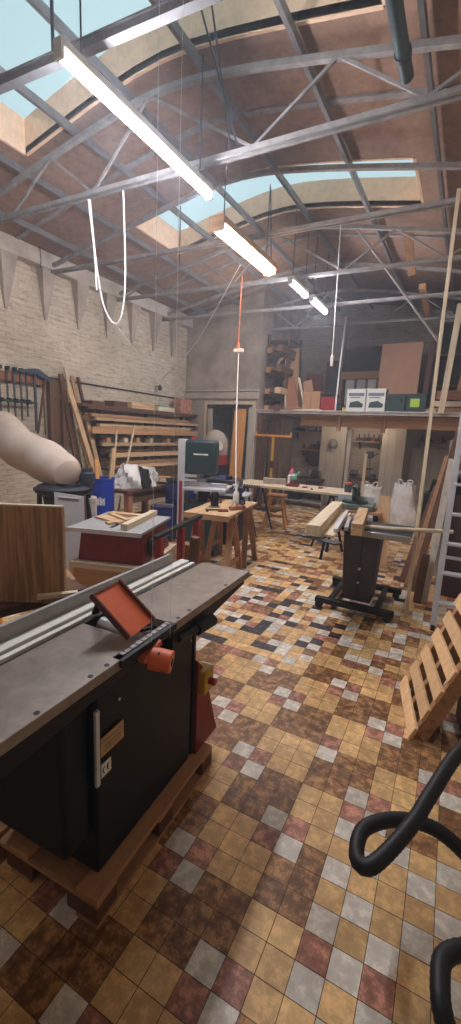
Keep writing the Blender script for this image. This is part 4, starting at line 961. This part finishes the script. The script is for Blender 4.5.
pos = ('first', 'second', 'third', 'fourth', 'fifth', 'last')
small_items([-3.98, -3.82, -3.66, -3.5, -3.34, -3.2], UB - .15, 1.781, ['dark hand tool on the high shelf under the loft, %s from the left' % p for p in pos], 'tool', 'shelf_tool')
small_items([-3.78, -3.6, -3.42], UB - .15, 1.331, ['dark box-like tool on the low shelf behind the orange stand, %s' % p for p in ('left one', 'middle one', 'right one')], 'tool', 'shelf_tool')
small_items([-2.38, -2.26, -2.14, -2.02, -1.92], UB - .15, 1.611, ['old tool in the row on the shelf right of the wide pier, %s' % p for p in ('leftmost', 'second', 'middle one', 'fourth', 'rightmost')], 'tool', 'shelf_tool')
small_items([-.95, -.75, -.5, -.25], UB - .15, 1.651, ['tool on the back shelf behind the long pole, %s from the left' % p for p in pos[:4]], 'tool', 'shelf_tool')
# hanging jacket and cap
t = T('hanging_jacket', 'dark brown work jacket hanging on the back wall under the loft', 'jacket', (-3.42, 10.86, .92))
m = MB(); prof = [(-.22, 0), (.2, .0), (.25, .2), (.24, .42), (.12, .53), (.06, .56), (-.06, .56), (-.13, .53), (-.25, .42), (-.26, .2)]
m.prism([(x, .06, z) for x, z in prof], (0, -.13, 0)); m.build('jacket_body', 'brown_cloth', t, .03)
for s in (-1, 1): MB().tube(spline([(s * .2, 0, .46), (s * .27, -.02, .3), (s * .26, -.03, .06)], .05), .055, 10).build('sleeve', 'brown_cloth', t)
MB().lathe([(.02, .55), (.03, .6), (.01, .64)], n=10).build('collar', 'brown_cloth', t)
t = T('wall_lamp', 'round pale lamp head mounted on the wide white pier under the loft', 'lamp', (-2.92, 10.47, 1.5))
MB().lathe([(.05, -.12), (.12, -.06), (.13, 0), (.1, .08), (.03, .12)], n=20).build('shade', 'steel', t); MB().cyl((0, .0, .0), (0, .04, .12), .02).build('arm', 'black', t); MB().lathe([(.03, -.16), (.06, -.13), (.05, -.1)], n=14).build('bulb', 'white', t)
# back bench with machines
def bench(label, x, y, L, dp, h, mat='dwood_x'):
    t = T('back_bench', label, 'workbench', (x, y, 0)); MB().bx(-L / 2, L / 2, -dp / 2, dp / 2, h - .04, h).build('bench_top', mat, t, .004)
    for sx in (-1, 1):
        for sy in (-1, 1): MB().bx(sx * (L / 2 - .06) - .03, sx * (L / 2 - .06) + .03, sy * (dp / 2 - .06) - .03, sy * (dp / 2 - .06) + .03, 0, h - .04).build('leg', 'dwood_z', t)
    MB().bx(-L / 2 + .03, L / 2 - .03, -dp / 2 + .03, dp / 2 - .03, .25, .27).build('shelf', mat, t)
bench('dark bench under the loft between the timber column and the wide pier', -3.6, 10.5, 1.1, .5, .62)
bench('dark bench crowded with machines between the two white piers', -2.12, 10.4, .75, .55, .72)
def grinder(label, x, y, z, rz):
    t = T('bench_grinder', label, 'grinder', (x, y, z), rz); MB().bx(-.08, .08, -.06, .06, 0, .04).build('base', 'black', t); MB().cyl((-.1, 0, .12), (.1, 0, .12), .07, n=20).build('motor', 'steel_d', t)
    MB().bx(-.03, .03, -.03, .03, .03, .07).build('neck', 'black', t)
    for s in (-1, 1): MB().cyl((s * .12, 0, .12), (s * .15, 0, .12), .085, n=24).build('wheel', 'plaster', t)
grinder('grey bench grinder on the crowded dark bench, left of the press', -2.32, 10.35, .721, .2)
grinder('grey bench grinder on the dark bench below the brown jacket', -3.3, 10.45, .621, 0)
t = T('drill_press', 'small dark drill press standing on the crowded dark bench', 'drill press', (-2.0, 10.4, .721), .1)
MB().bx(-.12, .12, -.14, .12, 0, .03).build('base', 'black', t); MB().cyl((0, .07, .03), (0, .07, .72), .025, n=14).build('column', 'chrome', t)
MB().bx(-.08, .08, -.16, .12, .5, .66).build('head', 'steel_d', t, .02); MB().cyl((0, -.1, .34), (0, -.1, .5), .02).build('spindle', 'chrome', t); MB().cyl((0, -.02, .24), (0, -.02, .26), .11, n=20).build('table', 'black', t)
MB().cyl((.08, -.05, .56), (.2, -.12, .62), .01).build('lever', 'black', t)
t = T('bench_vise', 'black bench vise at the right end of the crowded dark bench', 'vise', (-1.84, 10.25, .721), 0)
MB().bx(-.05, .05, -.1, .08, 0, .05).build('base', 'black', t); MB().bx(-.06, .06, -.02, .02, .05, .14).build('fixed_jaw', 'steel_d', t); MB().bx(-.06, .06, -.12, -.08, .03, .14).build('moving_jaw', 'steel_d', t); MB().cyl((0, -.2, .07), (0, -.1, .07), .012).build('screw', 'chrome', t)
t = T('storage_unit', 'low white-topped shelf unit with boxes under the long worktop at the back', 'shelf unit', (-3.3, 9.75, 0))
for z in (.12, .4): MB().bx(-.5, .5, -.2, .2, z, z + .025).build('shelf', 'board', t)
for x in (-.5, .48): MB().bx(x, x + .02, -.2, .2, 0, .43).build('side', 'board', t)
box_thing('storage_box', 'black box on the lower shelf unit under the loft, left one', 'box', (-3.55, 9.75, .146), .25, .3, .18, 'black', lid='steel_d')
box_thing('storage_box', 'dark box on top of the low shelf unit under the loft, right one', 'box', (-3.1, 9.75, .426), .3, .28, .2, 'purple', lid='black')
# sacks
def big_sack(label, x, y, rz, h, seed, w=.27):
    t = T('white_sack', label, 'sack', (x, y, 0), rz)
    rr = random.Random(seed); ph = [rr.uniform(0, 6) for _ in range(6)]; m = MB(); rings = []
    for i in range(17):
        s = i / 16; ring = []
        base = w * (1.12 - .42 * s) * (1 if s > .05 else .85)
        for k in range(36):
            a = 2 * PI * k / 36
            r = base * (1 + .09 * math.sin(2 * a + ph[0] + 2.5 * s) + .06 * math.sin(5 * a + ph[1] + 4 * s) + .04 * math.sin(9 * a + ph[2] - 6 * s) + .05 * math.sin(13 * s + ph[3] + a))
            ring.append(m.bm.verts.new((r * math.cos(a) + .07 * s * math.sin(ph[4]), r * .8 * math.sin(a), h * s * (1 + .05 * math.sin(3 * a + ph[5]) * s))))
        rings.append(ring)
    for u, v in zip(rings, rings[1:]):
        for k in range(36): m.bm.faces.new((u[k], u[(k + 1) % 36], v[(k + 1) % 36], v[k]))
    m.bm.faces.new(rings[0][::-1]); m.bm.faces.new(rings[-1]); m.build('sack_body', 'sack', t)
    for s in (-1, 1): MB().tube(spline([(s * .1, 0, h * .97), (s * .14, -.03, h + .08), (s * .06, -.05, h + .09), (s * .02, -.02, h * .96)], .02), .014, 6).build('loop_handle', 'sack', t)
big_sack('slumped white woven sack on the floor under the loft, left of the pair', -1.66, 9.05, .3, .7, 4, .3)
big_sack('upright white woven sack on the floor under the loft, right of the pair', -.97, 8.85, -.2, .82, 9, .29)
for i, x in enumerate((-.95, -.65, -.35)):
    t = T('framed_tools', ('dark framed tool board on the white wall under the loft, left of three', 'dark framed tool board on the white wall under the loft, middle of three', 'dark framed tool board on the white wall under the loft, right of three')[i], 'tool board', (x, 10.93, .95))
    MB().bx(-.1, .1, -.02, 0, 0, .42).build('board', 'dark', t); MB().bar((0, -.03, .1), (0, -.03, .34), .03, .02).build('hung_tool', 'steel', t)
o = MB().bx(-1.15, .62, 10.86, 10.9, 0, 1.5).build('white_partition', 'whitew'); tag(o, 'wide chalky white partition against the back wall behind the sacks and poles', 'panel')
t = T('black_machine', 'black machine covered in dust on the floor behind the white sacks at the right', 'machine', (-.42, 9.1, 0))
MB().bx(-.2, .25, -.25, .25, 0, .7).build('cabinet', 'black', t, .02); MB().cyl((0, 0, .7), (0, 0, .95), .14, .1).build('motor', 'black', t)

# ------------------------------------------------------------------ long worktop on blue trestles
t = T('long_worktop', 'long pale plywood worktop lying on blue trestles across the hall', 'worktop', (-2.38, 6.52, .822), .02)
MB().bx(-1.0, 1.0, -.36, .36, 0, .035).build('worktop_board', 'pale_x', t, .003)
m = MB()
for k in range(12): m.bx(-.98 + k * .045, -.955 + k * .045, -.362, -.358, .004, .03)
m.build('edge_notches', 'black', t)
def steel_trestle(x, y, rz, label, mat='dblue'):
    t = T('steel_trestle', label, 'trestle', (x, y, 0), rz)
    MB().bx(-.04, .04, -.32, .32, .78, .82).build('beam', mat, t, .004)
    for sy in (-1, 1):
        for sx in (-1, 1): MB().bar((sx * .02, sy * .28, .79), (sx * .24, sy * .34, .0), .03, .03).build('leg', mat, t, .003)
        MB().bar((-.13, sy * .31, .35), (.13, sy * .31, .35), .02, .02).build('brace', mat, t)
    return t
steel_trestle(-3.12, 6.5, 0, 'blue steel trestle under the left end of the long worktop')
steel_trestle(-1.68, 6.5, 0, 'black steel trestle under the right end of the long worktop', 'black')
WT = .858
board('timber_chunk', 'plaster', 'thick grey timber chunk lying on the left of the long worktop', 'timber', (-2.95, 6.5, WT + .045), (-2.6, 6.66, WT + .045), .12, .09)
t = T('mitre_tool', 'white and mint green small machine with a pink bottle on the long worktop', 'machine', (-2.42, 6.5, WT), .2)
MB().bx(-.1, .1, -.08, .08, 0, .04).build('base', 'redd', t, .005); MB().bx(-.08, -.04, -.06, .06, .04, .17).build('white_frame', 'white', t, .006); MB().bx(-.04, .06, -.05, .05, .1, .2).build('mint_head', 'mint', t, .02)
MB().bx(-.08, .03, -.06, .06, .16, .18).build('frame_top', 'white', t, .006); MB().bar((.05, 0, .16), (.1, 0, .24), .03, .03).build('handle', 'mint', t, .008)
t = T('pink_bottle', 'pink squeeze bottle standing behind the mint green machine', 'bottle', (-2.5, 6.64, WT)); MB().lathe([(.04, 0), (.045, .02), (.045, .2), (.02, .27)], n=16).build('bottle_body', 'pink', t); MB().lathe([(.018, .27), (.008, .33)], n=12).build('nozzle', 'redp', t)
t = T('orange_jar', 'small jar with orange lid at the right end of the long worktop', 'jar', (-1.52, 6.5, WT)); MB().lathe([(.05, 0), (.055, .01), (.055, .11), (.045, .12)], n=18).build('jar_body', 'clear', t); MB().lathe([(.052, .12), (.052, .15), (0, .15)], n=18).build('lid', 'orange', t)
for i, (x, y, r) in enumerate(((-2.15, 6.45, .3), (-1.95, 6.6, 1.0), (-2.05, 6.35, 2.0))):
    t = T('small_tool', ('red handled screwdriver on the long worktop, nearest the mint machine', 'red handled screwdriver at the back of the long worktop', 'red handled screwdriver at the front of the long worktop')[i], 'screwdriver', (x, y, WT + .013), r)
    MB().cyl((-.08, 0, 0), (0, 0, 0), .013, n=10).build('handle', 'redp', t); MB().cyl((0, 0, 0), (.09, 0, 0), .004, n=8).build('shaft', 'chrome', t)
t = T('wooden_stool', 'orange-brown wooden stool standing under the left of the long worktop', 'stool', (-2.95, 7.15, 0), .3)
MB().bx(-.18, .18, -.16, .16, .56, .6).build('seat', 'red_x', t, .01)
for sx in (-1, 1):
    for sy in (-1, 1): MB().bar((sx * .1, sy * .1, .56), (sx * .2, sy * .18, 0), .045, .045).build('leg', 'orange_z', t, .005)
for z in (.2, .35): MB().bx(-.15, .15, -.17, -.14, z, z + .04).build('rung', 'orange_z', t)

# ------------------------------------------------------------------ charcoal machine on castors with beams
t = T('machine_stand', 'charcoal cabinet stand on a castor frame carrying machine tables and beams', 'machine stand', (-.77, 4.3, 0), .03)
m = MB(); bt = [(-.14, -.26, .11), (.13, -.26, .11), (.13, .04, .11), (-.14, .04, .11)]; tp = [(-.18, -.26, .76), (.16, -.26, .76), (.16, .04, .76), (-.18, .04, .76)]
m._add(bt + tp, ((3, 2, 1, 0), (4, 5, 6, 7), (0, 1, 5, 4), (1, 2, 6, 5), (2, 3, 7, 6), (3, 0, 4, 7))); cb = m.build('cabinet', 'cart', t, .008)
MB().bx(-.003, .003, -.263, -.26, .12, .75).build('door_seam', 'black', cb)
MB().cyl((.0, -.26, .44), (.0, -.275, .44), .014, n=12).build('lock', 'chrome', cb); MB().cyl((.0, -.26, .3), (.0, -.272, .3), .01, n=12).build('lock', 'chrome', cb)
for y in (-.34, .36): MB().bx(-.38, .36, y - .035, y + .035, .055, .11).build('frame_rail', 'black', t, .008)
for x in (-.24, .2): MB().bx(x - .025, x + .025, -.34, .36, .06, .11).build('frame_rail', 'black', t, .004)
for x in (-.34, .31):
    for y in (-.34, .36): 
        c_ = MB(); c_.cyl((x, y - .03, .036), (x, y + .03, .036), .036, n=18); c_.build('castor', 'rubber', t, .004)
m = MB(); m.bx(-.2, .42, -.28, .26, .79, .82); m.build('machine_table', 'steel_d', t, .004)
MB().bx(-.18, .36, -.24, .22, .76, .79).build('table_base', 'black', t)
MB().bx(.0, .42, -.31, -.28, .77, .825).build('front_rail', 'chrome', t, .003)
MB().tube([(-.05, -.18, .84), (.25, -.14, .85), (.75, .1, .85)], .02, 12).build('long_rail', 'pale_x', t)
MB().bx(-.42, -.2, -.5, .3, .80, .825).build('side_table', 'steel', t, .004)
def beam3(label, p, q, w, h, mat='pale_y'): return board('timber_beam', mat, label, 'beam', p, q, w, h, group='timber beams on the charcoal stand', bevel=.004)
beam3('long pale beam at the left on the charcoal stand, nearest the camera', (-1.06, 3.42, .885), (-1.25, 4.9, .885), .12, .1)
beam3('short pale beam with an angled end at the right on the charcoal stand', (-.76, 3.72, .885), (-.9, 4.65, .885), .1, .11, 'pine_y')
board('flat_plank', 'pale_y', 'flat thin plank lying between the two beams on the charcoal stand', 'plank', (-.96, 3.5, .842), (-1.1, 4.7, .842), .12, .02)
for i, (a_, b_2, l) in enumerate((((-.92, 3.62, .872), (-1.04, 4.5, .9), 'bright metal bar lying between the beams, left one'), ((-.86, 3.75, .872), (-.96, 4.3, .872), 'white metal bar lying between the beams, right one'))):
    board('metal_bar', ('alu', 'board')[i], l, 'bar', a_, b_2, .035, .035)
board('cross_rod', 'steel_d', 'dark metal plate edge sticking out under the left beam end', 'plate', (-1.2, 3.5, .822), (-.82, 3.36, .822), .1, .012)
t = T('chop_saw', 'green grey chop saw standing on a bench behind the charcoal stand', 'saw', (-1.25, 5.82, .74), .1)
MB().bx(-.26, .26, -.2, .2, 0, .07).build('base', M('grey_green_casting', (96, 112, 100), .6), t, .01); MB().cyl((0, .0, .07), (0, .0, .1), .17, n=28).build('turntable', 'green', t)
MB().bar((0, .18, .1), (.0, .02, .26), .1, .07).build('arm', 'steel', t, .01); MB().cyl((-.03, -.02, .2), (.03, -.02, .2), .12, n=28).build('blade_cover', 'green', t, .004); MB().bar((0, -.1, .26), (0, -.24, .3), .035, .035).build('handle', 'black', t, .006)
MB().bx(-.24, .24, .06, .09, .07, .16).build('fence', 'alu', t)
t = T('saw_bench', 'low bench with black bent legs under the chop saw', 'bench', (-1.25, 5.82, 0), .1)
MB().bx(-.36, .36, -.24, .24, .7, .735).build('bench_top', 'tan_x', t, .004)
for sx in (-1, 1):
    for sy in (-1, 1): MB().bar((sx * .28, sy * .18, .7), (sx * .36, sy * .22, 0), .035, .035).build('leg', 'black', t)
board('angled_offcut', 'pine_z', 'pale angled plywood offcut standing beside the chop saw', 'offcut', (-.8, 5.7, 0), (-.86, 5.76, .95), .14, .02, (0, 1, 0))
board('upright_stick', 'pale_z', 'thin upright stick standing behind the chop saw', 'stick', (-1.32, 6.5, 0), (-1.3, 6.5, 1.45), .035, .035, (0, 1, 0))
t = T('grey_case', 'low dark grey case on the floor beside the white sacks', 'case', (-1.5, 8.2, 0), .1); MB().bx(-.3, .3, -.2, .2, 0, .14).build('case_body', 'steel_d', t, .01); MB().bx(-.3, .3, -.2, .2, .142, .17).build('lid', 'steel', t, .01)

# ------------------------------------------------------------------ right side: ladder, sheets, boards
t = T('step_ladder', 'aluminium step ladder standing at the right edge of the picture', 'ladder', (-.085, 4.06, 0), .03)
Hh = 2.3
def lp(x, z): return (x, .16 * z, z)
for x in (0.015, .47):
    m = MB(); m.bar(lp(x + (.035 if x < .1 else -.035) * 0, 0.02), lp(x * .96 + .012, Hh), .02, .05); m.build('front_rail', 'alu', t, .003)
    MB().bar((x, .86, 0.02), (x * .96 + .012, .4, Hh), .02, .045).build('rear_rail', 'alu', t, .003)
    MB().box((x, 0, .02), (.035, .09, .04)).build('foot', 'rubber', t, .004)
for k in range(8):
    z = .25 + k * .265
    MB().box((.243, .16 * z + .01, z), (.43, .085, .022)).build('step', 'alu', t, .003)
MB().box((.243, .16 * Hh + .03, Hh), (.48, .16, .04)).build('top_cap', 'rubber', t, .006)
for z in (.5, 1.4): MB().bar((.02, .86 - .2 * z, z), (.46, .86 - .2 * z, z), .02, .03).build('rear_brace', 'alu', t)
t = T('dark_sheet', 'dark brown sheet standing on edge behind the step ladder', 'sheet', (-.11, 5.05, 0)); m = MB(); m.prism([(0, 0, 0), (.7, 0, 0), (.7, .1, 1.12), (0, .1, 1.12)], (0, .025, 0)); m.build('sheet_face', M('dark_veneer', (66, 44, 40), .5), t); MB().bar((0.01, .05, .0), (.01, .12, 1.2), .02, .02).build('edge_trim', 'black', t)
t = T('black_box', 'black box sitting behind the dark sheet at the right', 'box', (.1, 5.5, 0)); MB().bx(-.18, .5, -.2, .2, 0, 1.3).build('box_body', 'black', t, .01)
MB().bx(-.16, .48, -.205, -.2, 1.0, 1.04).build('handle_strip', 'steel_d', t)
t = T('white_door_panel', 'tall white panel leaning behind the step ladder, with a brown patch', 'panel', (-.2, 5.75, 0)); m = MB(); m.prism([(0, 0, 0), (.8, 0, 0), (.8, .12, 1.7), (0.0, .12, 1.7)], (0, .03, 0)); m.build('panel_face', 'whitew', t)
MB().box((.12, .09, 1.38), (.16, .02, .12), (-.07, 0, 0)).build('brown_patch', 'red_x', t)
board('white_batten', 'whitew', 'tall narrow whitish batten leaning left of the dark sheet', 'batten', (-.2, 4.72, 0), (-.13, 5.2, 1.5), .07, .02, (0, 1, 0))
board('leaning_plank', 'dwood_z', 'reddish-brown plank leaning right beside the whitish batten', 'plank', (-.34, 5.0, 0), (-.12, 5.9, 1.8), .07, .025, (0, 1, 0), group='brown planks leaning on the right')
board('leaning_plank', 'tan_z', 'tan plank leaning right, in front of the reddish-brown plank', 'plank', (-.41, 5.1, 0), (-.2, 6.0, 1.5), .07, .025, (0, 1, 0), group='brown planks leaning on the right')
board('leaning_plank', 'dwood_z', 'dark brown plank leaning right, farthest left of the leaning planks', 'plank', (-.49, 5.25, 0), (-.29, 6.1, 1.1), .07, .025, (0, 1, 0), group='brown planks leaning on the right')
board('dark_wedge', 'dwood_z', 'short dark board end standing at the foot of the leaning planks', 'board', (-.26, 4.66, 0), (-.24, 4.8, .5), .08, .05, (0, 1, 0))

# pallet on edge at the right
t = T('leaning_pallet', 'light wooden slatted pallet leaning steeply at the right picture edge', 'pallet', (-.078, 2.389, .0), 0)
d = Vector((-.214, .977, 0)).normalized(); hz = Vector((d.y, -d.x, 0)); A_ = D(68); upv = (hz * math.cos(A_) + Vector((0, 0, 1)) * math.sin(A_)); n_ = upv.cross(d).normalized()
if n_.z < 0: n_ = -n_
Ls = .565; Lp = 1.2
for k in range(9):
    o_ = upv * (.045 + k * .139)
    MB().bar(o_, o_ + d * Ls, .08, .02, n_).build('slat', 'pallet_z', t, .002)
for q in (.04, Ls / 2, Ls - .04):
    MB().bar(d * q - n_ * .05 + upv * .05, d * q - n_ * .05 + upv * Lp, .05, .08, n_).build('stringer', 'tan_y', t, .003)
for k in range(3):
    o_ = upv * (.1 + k * .5) - n_ * .1
    MB().bar(o_, o_ + d * Ls, .09, .018, n_).build('back_slat', 'dwood_z', t, .002)
t = T('black_cabinet', 'black steel cabinet against the right wall that the leaning pallet rests on', 'cabinet', (.56, 2.92, 0))
MB().bx(-.075, .075, -.35, .35, 0, 1.1).build('cabinet_body', 'black', t, .01); MB().bx(-.08, -.075, -.02, .02, .5, .6).build('handle', 'chrome', t)
t = T('black_tool_chest', 'low black case with a metal tube lying on it under the leaning pallet', 'case', (.3, 2.5, 0), .2)
MB().bx(-.1, .1, -.3, .3, 0, .16).build('chest_body', 'black', t, .02); MB().cyl((-.04, -.28, .182), (-.02, .3, .182), .02).build('metal_tube', 'alu', t); MB().bx(-.105, -.1, -.1, .0, .08, .11).build('latch', 'chrome', t)

# vacuum hose
def ribbed(label, pts, r, name='vacuum_hose'):
    p0 = Vector(pts[0]); pp = spline([Vector(p) - p0 for p in pts], .0085)
    m = MB(); m.tube(pp, [r * (1 + (.05 if i % 2 else -.02)) for i in range(len(pp))], 18); o = m.build(name, 'rubber'); return tag(o, label, 'hose', loc=p0)
ribbed('thick black ribbed vacuum hose curling in a loop above the tiles at the right', [(.5, 2.42, .05), (.44, 2.34, .35), (.3, 2.1, .5), (.131, 1.759, .48), (.043, 1.527, .42), (.006, 1.431, .38), (-.054, 1.309, .34), (-.107, 1.235, .315), (-.15, 1.27, .295), (-.15, 1.38, .3), (-.06, 1.48, .3), (.06, 1.53, .29), (.18, 1.52, .25), (.32, 1.52, .12), (.42, 1.46, .035)], .0255)
ribbed('black ribbed hose bend at the bottom right corner of the picture', [(.42, 1.3, .05), (.34, 1.27, .16), (.24, 1.23, .24), (.17, 1.19, .25), (.125, 1.14, .25), (.12, 1.08, .25), (.13, 1.02, .24), (.17, .98, .18), (.25, .95, .05), (.34, .9, .035)], .0255, 'vacuum_hose')

# ------------------------------------------------------------------ haze volume, added for the glow around the lamps
hm = bpy.data.materials.new('added_haze'); hm.use_nodes = True; hn = hm.node_tree; hn.nodes.clear()
ho = hn.nodes.new('ShaderNodeOutputMaterial'); hv = hn.nodes.new('ShaderNodeVolumeScatter')
hv.inputs['Color'].default_value = (.9, .93, 1, 1); hv.inputs['Density'].default_value = HAZE; hv.inputs['Anisotropy'].default_value = .3
hn.links.new(hv.outputs[0], ho.inputs['Volume'])
o = MB().bx(XL - .1, XR + .1, -1.8, YB + .1, -.05, 5.3).build('added_haze', hm, smooth=False); o['kind'] = 'stuff'; tag(o, 'thin scattering haze added through the whole hall for the glow around the lamps', 'haze')

# ------------------------------------------------------------------ light, sky, camera
w = bpy.data.worlds.new('sky'); bpy.context.scene.world = w; w.use_nodes = True
bg = w.node_tree.nodes['Background']; bg.inputs[0].default_value = (.52, .70, .76, 1); bg.inputs[1].default_value = .95

cam = bpy.data.cameras.new('camera'); co = bpy.data.objects.new('camera', cam); C.objects.link(co)
cam.sensor_fit = 'VERTICAL'; cam.sensor_height = 36; cam.lens = 36 * 422. / 1024
cam.clip_start = .02
YAW, PIT, ROL = .50, .187, .0452
r = Vector((math.cos(YAW), math.sin(YAW), 0)); h = Vector((-math.sin(YAW), math.cos(YAW), 0)); up = Vector((0, 0, 1))
fw = h * math.cos(PIT) - up * math.sin(PIT); u = h * math.sin(PIT) + up * math.cos(PIT)
# roll: the picture content turns clockwise by ROL
r2 = r * math.cos(ROL) + u * math.sin(ROL); u2 = u * math.cos(ROL) - r * math.sin(ROL)
mt = Matrix((r2, u2, -fw)).transposed().to_4x4(); mt.translation = Vector((0, 0, 1.68)); co.matrix_world = mt
sc = bpy.context.scene; sc.camera = co
sc.view_settings.view_transform = 'Standard'; sc.view_settings.look = 'None'; sc.view_settings.gamma = 1; sc.view_settings.exposure = 0.26
sc.view_settings.use_curve_mapping = False
